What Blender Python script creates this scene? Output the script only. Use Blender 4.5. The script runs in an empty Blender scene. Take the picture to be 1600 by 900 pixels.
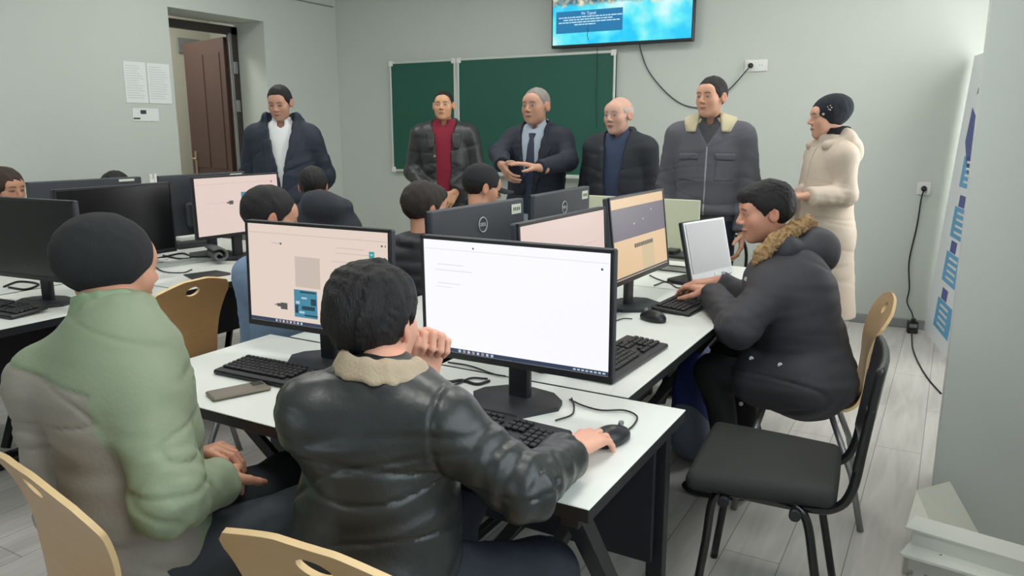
import bpy, math, random
import numpy as np
from mathutils import Vector, Matrix

# ---------------------------------------------------------------- camera
H = 1.45; FPX = 1200.0; PITCH = math.radians(11.8); YAW = math.radians(29.7)
scene = bpy.context.scene
COL = scene.collection
_f = np.array([-math.sin(YAW)*math.cos(PITCH), math.cos(YAW)*math.cos(PITCH), -math.sin(PITCH)])
_r = np.array([math.cos(YAW), math.sin(YAW), 0.0]); _u = np.cross(_r, _f)
CAMP = np.array([0, 0, H])
def P(x, y, d):                       # a point seen at (x, y) of the photograph, d metres away
    return CAMP + (_f + _r*(x-800)/FPX - _u*(y-450)/FPX)*d
def PZ(x, y, z):
    r = _f + _r*(x-800)/FPX - _u*(y-450)/FPX
    return CAMP + r*((z-H)/r[2])
cd = bpy.data.cameras.new('camera'); cam = bpy.data.objects.new('camera', cd); COL.objects.link(cam)
cd.sensor_width = 36; cd.lens = 36*FPX/1600; cd.clip_start = .05
cam.matrix_world = Matrix(((_r[0], _u[0], -_f[0], 0), (_r[1], _u[1], -_f[1], 0), (_r[2], _u[2], -_f[2], H), (0, 0, 0, 1)))
scene.camera = cam
# ---------------------------------------------------------------- world, lights, exposure
w = bpy.data.worlds.new('world'); scene.world = w; w.use_nodes = True
w.node_tree.nodes['Background'].inputs[0].default_value = (.80, .90, 1.0, 1); w.node_tree.nodes['Background'].inputs[1].default_value = 1.0
scene.view_settings.view_transform = 'Standard'; scene.view_settings.look = 'None'
scene.view_settings.gamma = 1; scene.view_settings.use_curve_mapping = False; scene.view_settings.exposure = 0.0
def area(name, loc, rot, sx, sy, power, col, parent=None):
    l = bpy.data.lights.new(name, 'AREA'); l.shape = 'RECTANGLE'; l.size = sx; l.size_y = sy; l.energy = power; l.color = col
    o = bpy.data.objects.new(name, l); COL.objects.link(o); o.location = loc; o.rotation_euler = rot
    if parent: o.parent = parent
    return o
# daylight by the far right window; fill added at unseen near and rear windows
area('window_light', (.62, 5.0, 1.75), (0, math.radians(90), 0), 1.5, 1.5, 48, (.98, .97, .94))
area('window_light', (.62, .9, 1.75), (0, math.radians(90), 0), 1.5, 2.2, 30, (.90, .96, 1.0))
area('window_light', (-2.6, -2.4, 1.75), (math.radians(90), 0, 0), 2.0, 1.5, 14, (.90, .97, 1.0))
FILL_LAMPS = [(-4.4, 1.6), (-4.4, 4.0), (-2.6, 2.2), (-2.6, 4.4), (-.9, 2.4), (-.9, 4.4), (-.7, .6)]  # added ceiling fill panels; the last one brightens the pillar and near floor
LAMP_W = 12

# ---------------------------------------------------------------- materials
def srgb(*c):
    c = [v/255 for v in c]
    return tuple((v/12.92 if v <= .04045 else ((v+.055)/1.055)**2.4) for v in c)
MATS = {}
def mat(name, col, rough=.6, metal=0., bump=0., bs=60., var=0., vs=8., spec=.5, emit=0., attr=None, col2=None, stretch=None, sheen=0., coat=0., thr=0.):
    if name in MATS: return MATS[name]
    m = bpy.data.materials.new(name); m.use_nodes = True; nt = m.node_tree; N = nt.nodes; L = nt.links
    b = N['Principled BSDF']; b.inputs['Base Color'].default_value = (*col, 1); b.inputs['Roughness'].default_value = rough
    b.inputs['Metallic'].default_value = metal; b.inputs['Specular IOR Level'].default_value = spec
    if sheen: b.inputs['Sheen Weight'].default_value = sheen
    if coat: b.inputs['Coat Weight'].default_value = coat; b.inputs['Coat Roughness'].default_value = .15
    if emit: b.inputs['Emission Color'].default_value = (*col, 1); b.inputs['Emission Strength'].default_value = emit
    tc = N.new('ShaderNodeTexCoord'); mp = N.new('ShaderNodeMapping'); L.new(tc.outputs['Object'], mp.inputs[0])
    if stretch: mp.inputs['Scale'].default_value = stretch
    csock = None
    if attr == 'Col':
        a = N.new('ShaderNodeAttribute'); a.attribute_name = 'Col'; csock = a.outputs['Color']
    elif attr:
        a = N.new('ShaderNodeAttribute'); a.attribute_name = attr
        g = N.new('ShaderNodeMath'); g.operation = 'GREATER_THAN'; g.inputs[1].default_value = thr; L.new(a.outputs['Fac'], g.inputs[0])
        mx = N.new('ShaderNodeMix'); mx.data_type = 'RGBA'; mx.inputs[6].default_value = (*col, 1); mx.inputs[7].default_value = (*col2, 1)
        L.new(g.outputs[0], mx.inputs[0]); csock = mx.outputs[2]
    if var:
        n = N.new('ShaderNodeTexNoise'); n.inputs['Scale'].default_value = vs; n.inputs['Detail'].default_value = 5; L.new(mp.outputs[0], n.inputs[0])
        mr = N.new('ShaderNodeMapRange'); mr.inputs['To Min'].default_value = 1-var; mr.inputs['To Max'].default_value = 1+var; L.new(n.outputs['Fac'], mr.inputs['Value'])
        vm = N.new('ShaderNodeVectorMath'); vm.operation = 'SCALE'; L.new(mr.outputs[0], vm.inputs['Scale'])
        if csock: L.new(csock, vm.inputs[0])
        else: vm.inputs[0].default_value = col
        csock = vm.outputs[0]
    if csock: L.new(csock, b.inputs['Base Color'])
    if bump:
        n = N.new('ShaderNodeTexNoise'); n.inputs['Scale'].default_value = bs; n.inputs['Detail'].default_value = 4; L.new(mp.outputs[0], n.inputs[0])
        bp = N.new('ShaderNodeBump'); bp.inputs['Strength'].default_value = 1.0; bp.inputs['Distance'].default_value = bump; L.new(n.outputs['Fac'], bp.inputs['Height'])
        L.new(bp.outputs[0], b.inputs['Normal'])
    MATS[name] = m; return m
def emis(name, col, s=1.0, spec=.3):
    if name in MATS: return MATS[name]
    m = bpy.data.materials.new(name); m.use_nodes = True; b = m.node_tree.nodes['Principled BSDF']
    b.inputs['Base Color'].default_value = (.01, .01, .01, 1); b.inputs['Roughness'].default_value = .3; b.inputs['Specular IOR Level'].default_value = spec
    b.inputs['Emission Color'].default_value = (*col, 1); b.inputs['Emission Strength'].default_value = s
    MATS[name] = m; return m

# ---------------------------------------------------------------- object helpers
def newmesh(name, V, Fc, mats, parent=None, smooth=False, mi=None):
    me = bpy.data.meshes.new(name); me.from_pydata([tuple(v) for v in V], [], [tuple(int(i) for i in f) for f in Fc])
    for m in (mats if isinstance(mats, (list, tuple)) else [mats]): me.materials.append(m)
    if mi is not None: me.polygons.foreach_set('material_index', np.array(mi, dtype=np.int32))
    if smooth: me.polygons.foreach_set('use_smooth', np.ones(len(me.polygons), bool))
    me.update(); o = bpy.data.objects.new(name, me); COL.objects.link(o)
    if parent: o.parent = parent
    return o
def tag(o, label=None, cat=None, group=None, kind=None):
    if label: o['label'] = label
    if cat: o['category'] = cat
    if group: o['group'] = group
    if kind: o['kind'] = kind
    return o
def empty(name, loc=(0, 0, 0), rz=0., label=None, cat=None, group=None):
    o = bpy.data.objects.new(name, None); COL.objects.link(o); o.location = loc; o.rotation_euler = (0, 0, rz); o.empty_display_size = .05
    return tag(o, label, cat, group)
def copy_tree(o, parent=None):
    c = o.copy(); COL.objects.link(c)
    if parent: c.parent = parent
    for ch in [x for x in COL.objects if x.parent == o]: copy_tree(ch, c)
    return c
class MB:
    def __init__(s): s.V = []; s.F = []; s.M = []; s.S = []
    def add(s, V, F, m=0, sm=False):
        o = len(s.V); s.V += [tuple(v) for v in V]; s.F += [tuple(o+i for i in f) for f in F]; s.M += [m]*len(F); s.S += [sm]*len(F); return s
    def box(s, c, d, m=0, R=None, bev=0.):
        c = np.array(c, float); hx, hy, hz = np.array(d, float)/2
        if bev <= 0:
            V = np.array([(x, y, z) for x in (-hx, hx) for y in (-hy, hy) for z in (-hz, hz)])
            F = [(0, 1, 3, 2), (4, 6, 7, 5), (0, 4, 5, 1), (2, 3, 7, 6), (0, 2, 6, 4), (1, 5, 7, 3)]
        else:
            b = min(bev, hx*.98, hy*.98, hz*.98); V = []; F = []
            idx = {}
            for sx in (-1, 1):
                for sy in (-1, 1):
                    for sz in (-1, 1):
                        idx[(sx, sy, sz)] = len(V)
                        V += [(sx*hx, sy*(hy-b), sz*(hz-b)), (sx*(hx-b), sy*hy, sz*(hz-b)), (sx*(hx-b), sy*(hy-b), sz*hz)]
            g = lambda a, b_, c_, k: idx[(a, b_, c_)]+k
            for q in (-1, 1):
                F.append((g(q, -1, -1, 0), g(q, 1, -1, 0), g(q, 1, 1, 0), g(q, -1, 1, 0)) if q > 0 else (g(q, -1, -1, 0), g(q, -1, 1, 0), g(q, 1, 1, 0), g(q, 1, -1, 0)))
                F.append((g(-1, q, -1, 1), g(-1, q, 1, 1), g(1, q, 1, 1), g(1, q, -1, 1)) if q > 0 else (g(-1, q, -1, 1), g(1, q, -1, 1), g(1, q, 1, 1), g(-1, q, 1, 1)))
                F.append((g(-1, -1, q, 2), g(1, -1, q, 2), g(1, 1, q, 2), g(-1, 1, q, 2)) if q > 0 else (g(-1, -1, q, 2), g(-1, 1, q, 2), g(1, 1, q, 2), g(1, -1, q, 2)))
            for a in (-1, 1):
                for c2 in (-1, 1):
                    F.append((g(a, c2, -1, 0), g(a, c2, 1, 0), g(a, c2, 1, 1), g(a, c2, -1, 1)))
                    F.append((g(a, -1, c2, 0), g(a, 1, c2, 0), g(a, 1, c2, 2), g(a, -1, c2, 2)))
                    F.append((g(-1, a, c2, 1), g(1, a, c2, 1), g(1, a, c2, 2), g(-1, a, c2, 2)))
            for k, i in idx.items(): F.append((i, i+1, i+2))
            V = np.array(V)
        if R is not None: V = V@np.array(R).T
        return s.add(V+c, F, m)
    def beam(s, a, b, wx, wy, m=0, up=(0, 0, 1), bev=.002):
        a = np.array(a, float); b = np.array(b, float); z = b-a; L = np.linalg.norm(z); z = z/L
        u = np.array(up, float)
        if abs(u@z) > .98: u = np.array([0, 1., 0])
        x = np.cross(u, z); x /= np.linalg.norm(x); y = np.cross(z, x)
        return s.box((a+b)/2, (wx, wy, L), m, np.array([x, y, z]).T, bev)
    def tube(s, pts, r, m=0, n=8, closed=False):
        pts = [np.array(p, float) for p in pts]; k = len(pts); rs = r if isinstance(r, (list, tuple, np.ndarray)) else [r]*k
        V = []; pu = None
        for i, p in enumerate(pts):
            if closed: t = pts[(i+1) % k]-pts[i-1]
            else: t = pts[min(i+1, k-1)]-pts[max(i-1, 0)]
            t = t/(np.linalg.norm(t)+1e-9)
            if pu is None:
                u = np.cross(t, (0, 0, 1.)); 
                if np.linalg.norm(u) < .1: u = np.cross(t, (0, 1., 0))
            else: u = pu-t*(pu@t)
            u = u/np.linalg.norm(u); pu = u; v = np.cross(t, u)
            for j in range(n):
                a = 2*math.pi*j/n; V.append(p+rs[i]*(math.cos(a)*u+math.sin(a)*v))
        F = []
        for i in range(k if closed else k-1):
            for j in range(n):
                a = i*n+j; b = i*n+(j+1) % n; c = ((i+1) % k)*n+(j+1) % n; d = ((i+1) % k)*n+j; F.append((a, b, c, d))
        s.add(V, F, m, True)
        if not closed:
            o = len(s.V)-k*n
            s.F.append(tuple(o+j for j in reversed(range(n)))); s.M.append(m); s.S.append(False)
            s.F.append(tuple(o+(k-1)*n+j for j in range(n))); s.M.append(m); s.S.append(False)
        return s
    def prism(s, poly, z0, z1, m=0, T=None):            # polygon in xy, extruded in z; T maps points
        n = len(poly); V = [(x, y, z0) for x, y in poly]+[(x, y, z1) for x, y in poly]
        F = [tuple(reversed(range(n))), tuple(range(n, 2*n))]+[(i, (i+1) % n, n+(i+1) % n, n+i) for i in range(n)]
        if T is not None: V = [T(np.array(v)) for v in V]
        return s.add(V, F, m)
    def build(s, name, mats, parent=None):
        o = newmesh(name, s.V, s.F, mats, parent, mi=s.M); o.data.polygons.foreach_set('use_smooth', np.array(s.S, bool)); return o
def spline(pts, n=8):
    pts = [np.array(p, float) for p in pts]; out = []
    q = [2*pts[0]-pts[1]]+pts+[2*pts[-1]-pts[-2]]
    for i in range(1, len(q)-2):
        for j in range(n):
            t = j/n; a, b, c, d = q[i-1:i+3]
            out.append(.5*((2*b)+(-a+c)*t+(2*a-5*b+4*c-d)*t*t+(-a+3*b-3*c+d)*t**3))
    out.append(pts[-1]); return out
def text(s, size, m, parent, M4, name='lettering', ext=.0006, align='CENTER'):
    c = bpy.data.curves.new('t', 'FONT'); c.body = s; c.size = size; c.extrude = ext; c.align_x = align; c.align_y = 'CENTER'; c.resolution_u = 3
    t = bpy.data.objects.new('t', c); COL.objects.link(t)
    me = bpy.data.meshes.new_from_object(t.evaluated_get(bpy.context.evaluated_depsgraph_get()))
    bpy.data.objects.remove(t); me.materials.clear(); me.materials.append(m)
    me.transform(M4); o = bpy.data.objects.new(name, me); COL.objects.link(o); o.parent = parent; return o

# ---------------------------------------------------------------- implicit surfaces
def surface_nets(D, org, h):
    ins = D < 0
    c = [ins[i:ins.shape[0]-1+i, j:ins.shape[1]-1+j, k:ins.shape[2]-1+k] for i in (0, 1) for j in (0, 1) for k in (0, 1)]
    cnt = sum(x.astype(np.int8) for x in c); act = (cnt > 0) & (cnt < 8)
    I = np.argwhere(act); ids = -np.ones(act.shape, np.int64); ids[act] = np.arange(len(I))
    off = np.array([(i, j, k) for i in (0, 1) for j in (0, 1) for k in (0, 1)])
    val = np.stack([D[I[:, 0]+o[0], I[:, 1]+o[1], I[:, 2]+o[2]] for o in off], 1)
    acc = np.zeros((len(I), 3)); n = np.zeros(len(I))
    for a in range(8):
        for b in range(a+1, 8):
            if np.abs(off[a]-off[b]).sum() == 1:
                va, vb = val[:, a], val[:, b]; m = (va < 0) != (vb < 0)
                t = np.where(m, va/np.where(m, va-vb, 1), 0)
                acc += np.where(m[:, None], off[a]+(off[b]-off[a])*t[:, None], 0); n += m
    V = (I+acc/n[:, None])*h+org
    F = []
    for ax in range(3):
        sl0 = [slice(None)]*3; sl1 = [slice(None)]*3; sl0[ax] = slice(0, -1); sl1[ax] = slice(1, None)
        A = ins[tuple(sl0)]; B = ins[tuple(sl1)]; E_ = np.argwhere(A != B)
        o1, o2 = [(1, 2), (2, 0), (0, 1)][ax]
        ok = (E_[:, o1] > 0) & (E_[:, o2] > 0) & (E_[:, o1] < D.shape[o1]-1) & (E_[:, o2] < D.shape[o2]-1); E_ = E_[ok]
        fl = A[tuple(E_.T)]
        def q(d1, d2):
            T = E_.copy(); T[:, o1] -= d1; T[:, o2] -= d2; return ids[tuple(T.T)]
        Q = np.stack([q(1, 1), q(0, 1), q(0, 0), q(1, 0)], 1); Q[~fl] = Q[~fl][:, ::-1]; F.append(Q)
    F = np.concatenate(F); F = F[(F >= 0).all(1)]
    return V, F
def polygonise(fn, lo, hi, h, slack=.03):
    lo = np.array(lo, float)-2*h; hi = np.array(hi, float)+2*h; B = 6
    nb = np.ceil((hi-lo)/(h*B)).astype(int); n = nb*B+1
    ax = [lo[i]+h*B*(np.arange(nb[i])+.5) for i in range(3)]
    C = np.stack(np.meshgrid(*ax, indexing='ij'), -1).reshape(-1, 3)
    dc = fn(C); near = np.abs(dc) < .87*h*B*1.15+slack
    D = np.full(n, 1.0); bi = np.argwhere(np.ones(nb, bool))
    # fill far blocks with their sign
    S = np.where(dc.reshape(nb) < 0, -1.0, 1.0); D[:-1, :-1, :-1] = np.repeat(np.repeat(np.repeat(S, B, 0), B, 1), B, 2)
    idx = bi[near]; loc = np.array([(i, j, k) for i in range(B+1) for j in range(B+1) for k in range(B+1)])
    ch = 400
    for s in range(0, len(idx), ch):
        G = (idx[s:s+ch, None, :]*B+loc[None]).reshape(-1, 3)
        D[G[:, 0], G[:, 1], G[:, 2]] = fn(lo+G*h)
    return surface_nets(D, lo, h)
def unit(v): v = np.array(v, float); return v/(np.linalg.norm(v)+1e-12)
def rc(a, b, ra, rb=None):
    a = np.array(a, float); b = np.array(b, float); rb = ra if rb is None else rb
    def f(Q):
        ba = b-a; l2 = ba@ba+1e-12; t = np.clip(((Q-a)@ba)/l2, 0, 1)
        return np.linalg.norm(Q-a-t[:, None]*ba, axis=1)-(ra+(rb-ra)*t)
    return f
def el(c, r, M=None):
    c = np.array(c, float); r = np.array(r, float)
    def f(Q):
        q = Q-c
        if M is not None: q = q@M
        k0 = np.linalg.norm(q/r, axis=1); k1 = np.linalg.norm(q/(r*r), axis=1)+1e-9
        return k0*(k0-1)/k1
    return f
def bx(c, d, M=None, rad=.005):
    c = np.array(c, float); d = np.array(d, float)/2-rad
    def f(Q):
        q = Q-c
        if M is not None: q = q@M
        q = np.abs(q)-d
        return np.linalg.norm(np.maximum(q, 0), axis=1)+np.minimum(q.max(1), 0)-rad
    return f
def smin(a, b, k):
    h = np.maximum(k-np.abs(a-b), 0)/k; return np.minimum(a, b)-h*h*k*.25
def smax(a, b, k): return -smin(-a, -b, k)
def uni(fs, k=.03):
    def f(Q):
        d = fs[0](Q)
        for g in fs[1:]: d = smin(d, g(Q), k)
        return d
    return f
def noise(Q, s, seed=0, n=6, fr=(1, 1, 1)):
    rng = np.random.default_rng(seed); q = Q*np.array(fr)/s
    q = q+.6*np.sin(q[:, [1, 2, 0]]*2.1+rng.uniform(0, 6, 3))
    v = 0
    for i in range(n):
        k = unit(rng.normal(size=3))*rng.uniform(2, 6.5); v = v+np.sin(q@k+rng.uniform(0, 6))
    return v/n*1.5
def creases(Q, s, seed=0, w=.12, fr=(1, 1, 1)):
    v = noise(Q, s, seed, 4, fr); return np.exp(-(v/w)**2)
def sdf_obj(name, fn, lo, hi, h, m, parent=None, org=(0, 0, 0), slack=.03, inv=None):
    V, Fc = polygonise(fn, lo, hi, h, slack)
    o = newmesh(name, V-np.array(org), Fc, m, parent, smooth=True); return o, V
# ---------------------------------------------------------------- palette
wall_m = mat('wall_paint', srgb(196, 203, 196), .75, bump=.0006, bs=90, var=.015, vs=2)
ceil_m = mat('ceiling_paint', srgb(232, 233, 228), .85)
pillar_m = mat('pillar_paint', srgb(206, 212, 208), .6, bump=.0004, bs=70)
base_m = mat('baseboard_grey', srgb(140, 143, 143), .5)
desk_w = mat('desk_white_laminate', srgb(226, 230, 224), .38, var=.02, vs=30, stretch=(1, 1, 1))
desk_b = mat('desk_black_edge', srgb(24, 25, 29), .45)
desk_p = mat('desk_black_panel', srgb(26, 28, 36), .5)
black_pl = mat('black_plastic', srgb(28, 29, 33), .38)
black_mt = mat('matt_black_plastic', srgb(38, 40, 45), .55, bump=.0003, bs=400)
mon_back = mat('monitor_back_plastic', srgb(60, 63, 70), .5, bump=.0002, bs=500)
key_m = mat('keycap_plastic', srgb(34, 35, 38), .5)
glass_bk = mat('dark_screen_glass', srgb(14, 15, 17), .22, spec=.5)
white_pl = mat('white_plastic', srgb(228, 228, 224), .4)
paper_m = mat('paper', srgb(226, 231, 230), .8)
paper_ink = mat('grey_print', srgb(204, 210, 210), .8)
dark_ink = mat('dark_print', srgb(60, 64, 66), .8)
steel = mat('painted_steel_grey', srgb(150, 152, 152), .35, metal=.6)
ply = mat('beech_plywood', srgb(182, 146, 98), .42, var=.10, vs=6, stretch=(2.5, 2.5, 14), coat=.2)
ply_edge = mat('plywood_edge', srgb(226, 196, 146), .55, var=.08, vs=30)
green_b = mat('chalkboard_green', srgb(30, 88, 74), .55, var=.05, vs=3)
alu = mat('aluminium_frame', srgb(205, 212, 206), .4, metal=.2)
door_m = mat('brown_steel_door', srgb(76, 52, 48), .38, var=.06, vs=20, stretch=(6, 6, 1))
doorf_m = mat('dark_door_frame', srgb(52, 46, 44), .45)
brass = mat('door_handle_metal', srgb(190, 170, 150), .3, metal=.8)
cord_m = mat('black_cord', srgb(26, 26, 28), .5)
grey_dark_cord = mat('grey_cord', srgb(70, 72, 74), .5)
tag_m = mat('pale_sticker', srgb(214, 218, 200), .6)

# ---------------------------------------------------------------- room shell
XL, XR, YB, YF, ZC = -5.62, .50, 6.23, -2.6, 3.05
fl = bpy.data.materials.new('laminate_floor'); fl.use_nodes = True
nt = fl.node_tree; N = nt.nodes; L = nt.links; b = N['Principled BSDF']; b.inputs['Roughness'].default_value = .42
tc = N.new('ShaderNodeTexCoord'); mp = N.new('ShaderNodeMapping'); mp.inputs['Rotation'].default_value = (0, 0, math.pi/2); L.new(tc.outputs['Object'], mp.inputs[0])
br = N.new('ShaderNodeTexBrick'); br.inputs['Scale'].default_value = 1; br.inputs['Brick Width'].default_value = 1.25; br.inputs['Row Height'].default_value = .19
br.inputs['Mortar Size'].default_value = .0015; br.inputs['Color1'].default_value = (*srgb(196, 193, 188), 1); br.inputs['Color2'].default_value = (*srgb(206, 203, 198), 1)
br.inputs['Mortar'].default_value = (*srgb(120, 117, 113), 1); L.new(mp.outputs[0], br.inputs[0])
m2 = N.new('ShaderNodeMapping'); m2.inputs['Scale'].default_value = (9, .9, 1); L.new(tc.outputs['Object'], m2.inputs[0])
n = N.new('ShaderNodeTexNoise'); n.inputs['Scale'].default_value = 2.2; n.inputs['Detail'].default_value = 6; n.inputs['Distortion'].default_value = .8; L.new(m2.outputs[0], n.inputs[0])
mr = N.new('ShaderNodeMapRange'); mr.inputs['From Min'].default_value = .3; mr.inputs['From Max'].default_value = .7; mr.inputs['To Min'].default_value = .86; mr.inputs['To Max'].default_value = 1.10; L.new(n.outputs['Fac'], mr.inputs[0])
vm = N.new('ShaderNodeVectorMath'); vm.operation = 'SCALE'; L.new(br.outputs['Color'], vm.inputs[0]); L.new(mr.outputs[0], vm.inputs['Scale']); L.new(vm.outputs[0], b.inputs['Base Color'])

def struct(name, mb, m): return tag(mb.build(name, m), kind='structure')
struct('floor', MB().box(((XL-2.6+XR+.4)/2, (YB+YF)/2, -.05), (XR-XL+3.0, YB-YF+.6, .1)), fl)
struct('ceiling', MB().box(((XL-2.6+XR+.4)/2, (YB+YF)/2, ZC+.05), (XR-XL+3.0, YB-YF+.6, .1)), ceil_m)
struct('wall_back', MB().box(((XL+XR)/2-1.3, YB+.1, ZC/2), (XR-XL+2.9, .2, ZC)), wall_m)
struct('wall_front', MB().box((-4.55, YF-.1, ZC/2), (3.6, .2, ZC)).box((.05, YF-.1, ZC/2), (1.0, .2, ZC)).box((-1.6, YF-.1, .45), (2.3, .2, .9)).box((-1.6, YF-.1, 2.8), (2.3, .2, .5)), wall_m)
WT = .42; D0, D1, DZ = 4.27, 5.27, 2.40
struct('wall_left', MB().box((XL-WT/2, (YF+D0)/2, ZC/2), (WT, D0-YF, ZC)).box((XL-WT/2, (D1+YB)/2, ZC/2), (WT, YB-D1, ZC)).box((XL-WT/2, (D0+D1)/2, (DZ+ZC)/2), (WT, D1-D0, ZC-DZ)), wall_m)
rw = MB()
for y0, y1 in ((YF, -.4), (2.2, 4.1), (5.85, YB)): rw.box((XR+.1, (y0+y1)/2, ZC/2), (.2, y1-y0, ZC))
for y0, y1 in ((-.4, 2.2), (4.1, 5.85)): rw.box((XR+.1, (y0+y1)/2, .45), (.2, y1-y0, .9)).box((XR+.1, (y0+y1)/2, 2.8), (.2, y1-y0, .5))
struct('wall_right', rw, wall_m)
struct('wall_pillar', MB().box((.275, 3.3, ZC/2), (.45, .5, ZC)), pillar_m)
glass = bpy.data.materials.new('window_glass'); glass.use_nodes = True; gb = glass.node_tree.nodes['Principled BSDF']; gb.inputs['Transmission Weight'].default_value = 1; gb.inputs['Roughness'].default_value = 0; gb.inputs['IOR'].default_value = 1.02
for i, (y0, y1) in enumerate(((-.4, 2.2), (4.1, 5.85))):
    fr = MB(); x = XR+.12
    for yy in (y0+.03, (y0+y1)/2, y1-.03): fr.box((x, yy, 1.725), (.06, .06, 1.65))
    for zz in (.93, 2.52): fr.box((x, (y0+y1)/2, zz), (.06, y1-y0, .06))
    wo = struct('window_%d' % (i+1), fr, white_pl)
    MB().box((x, (y0+y1)/2, 1.725), (.006, y1-y0-.08, 1.6)).build('window_pane', glass, wo)
fr = MB()
for xx in (-2.72, -1.6, -.48): fr.box((xx, YF-.1, 1.725), (.06, .06, 1.65))
for zz in (.93, 2.52): fr.box((-1.6, YF-.1, zz), (2.3, .06, .06))
wo = struct('window_3', fr, white_pl); MB().box((-1.6, YF-.1, 1.725), (2.2, .006, 1.6)).build('window_pane', glass, wo)
struct('baseboard_back', MB().box(((XL+XR)/2, YB-.009, .035), (XR-XL-.01, .016, .07), bev=.004), base_m)
struct('baseboard_left', MB().box((XL+.009, (YF+D0)/2, .035), (.016, D0-YF-.04, .07), bev=.004).box((XL+.009, (D1+YB)/2, .035), (.016, YB-D1-.04, .07), bev=.004), base_m)
struct('trim_1', MB().tube([(XL+.008, 3.6, 2.655), (XL+.008, 5.2, 2.645), (XL+.008, 6.2, 2.64)], .006), mat('wall_trim', srgb(150, 156, 150), .7))
# corridor behind the doorway
cw = mat('corridor_paint', srgb(206, 204, 192), .8)
struct('wall_corridor', MB().box((-7.55, 4.9, ZC/2), (.1, 3.6, ZC)).box((-6.8, 3.35, ZC/2), (1.5, .1, ZC)), cw)
cor = empty('corridor_lamp', (-6.8, 4.6, ZC-.03), 0, 'white ceiling lamp in the corridor beyond the open door', 'lamp')
MB().box((0, 0, 0), (.5, .5, .05), bev=.01).build('lamp_housing', white_pl, cor)
area('corridor_light', (0, 0, -.04), (0, 0, 0), .45, .45, 26, (1, .97, .9), cor)
dr = MB(); xf = XL-WT+.03
dr.box((xf, D0+.035, 1.18), (.07, .07, 2.36)).box((xf, D1-.035, 1.18), (.07, .07, 2.36)).box((xf, (D0+D1)/2, 2.335), (.07, D1-D0, .07))
dr.box((xf+.03, D1-.085, 1.16), (.012, .03, 2.3), 1)
d = struct('door_1', dr, [doorf_m, steel])
a0 = np.array([xf-.045, D1-.07, 0]); dv = unit((-.966, .259, 0)); LW = .90
T = lambda u, t, z: a0+dv*u+np.array([-dv[1], dv[0], 0])*t+np.array([0, 0, z])
Rm = np.array([dv, [-dv[1], dv[0], 0], [0, 0, 1]]).T
lf = MB().box(T(LW/2, 0, 1.15), (LW, .05, 2.26), 0, Rm, .004)
for z0, z1 in ((.15, .9), (1.05, 2.15)):
    for u0, u1 in ((.1, .40), (.46, .76)):
        lf.box(T((u0+u1)/2, .027, (z0+z1)/2), (u1-u0, .008, z1-z0), 0, Rm, .004)
lfo = lf.build('door_leaf', door_m, d)
hd = MB().box(T(.79, .03, 1.09), (.04, .012, .24), 0, Rm, .004).tube([T(.79, .03, 1.14), T(.79, .075, 1.14), T(.68, .08, 1.135)], .009)
hd.build('door_handle', brass, lfo)
lk = MB().box((xf+.04, D1-.05, 2.0), (.02, .045, .11), bev=.004).box((xf+.04, D1-.05, 1.65), (.02, .045, .11), bev=.004); lk.build('door_hinge', steel, d)

wb = empty('wall_box', (-7.49, 5.93, 2.33), 0, 'small grey box on the corridor wall seen through the doorway', 'box')
MB().box((0, 0, 0), (.02, .30, .16), bev=.004).build('housing', base_m, wb); MB().box((.012, 0, .0), (.004, .24, .03)).build('cover_slot', steel, wb)
# fill lamp panels added out of view on the ceiling
first = None
for i, (x, y) in enumerate(FILL_LAMPS):
    if first is None:
        t = first = empty('ceiling_lamp', (x, y, ZC)); MB().box((0, 0, -.03), (.62, .62, .06), bev=.006).build('lamp_housing', white_pl, t)
        MB().box((0, 0, -.062), (.56, .56, .006)).build('lamp_diffuser', emis('lamp_diffuser', (1, .98, .94), 3), t)
        area('lamp_light', (0, 0, -.08), (0, 0, 0), .55, .55, LAMP_W, (1, .985, .95), t)
    else: t = copy_tree(first); t.location = (x, y, ZC)
    tag(t, 'square white ceiling lamp panel in the classroom ceiling', 'lamp', 'square lamp panels in the classroom ceiling')

# ---------------------------------------------------------------- chalkboard and television
cb = empty('chalkboard', (-3.74, YB, 1.02), 0, 'green chalkboard with a hinged left wing and light metal frame on the back wall', 'chalkboard')
def board(name, x0, x1, y):
    s = MB().box(((x0+x1)/2, y, .53), (x1-x0, .018, 1.04)).build(name, green_b, cb)
    f = MB()
    for zz in (0.012, 1.048): f.box(((x0+x1)/2, y-.002, zz), (x1-x0, .03, .024), bev=.004)
    for xx in (x0+.01, x1-.01): f.box((xx, y-.002, .53), (.02, .03, 1.06), bev=.004)
    f.build('frame', alu, s)
    c = MB()
    for xx in (x0+.02, x1-.02):
        for zz in (.02, 1.04): MB().box((xx, y-.014, zz), (.05, .012, .05), bev=.008).build('frame_corner', white_pl, s)
board('left_wing', -1.17, -.395, -.035); board('main_panel', -.375, 1.205, -.035)
MB().tube([(-.385, -.045, 0), (-.385, -.045, 1.07)], .008).build('hinge', alu, cb)
MB().box((.4, -.075, .0), (1.5, .06, .014), bev=.003).build('chalk_tray', alu, cb)

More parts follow.
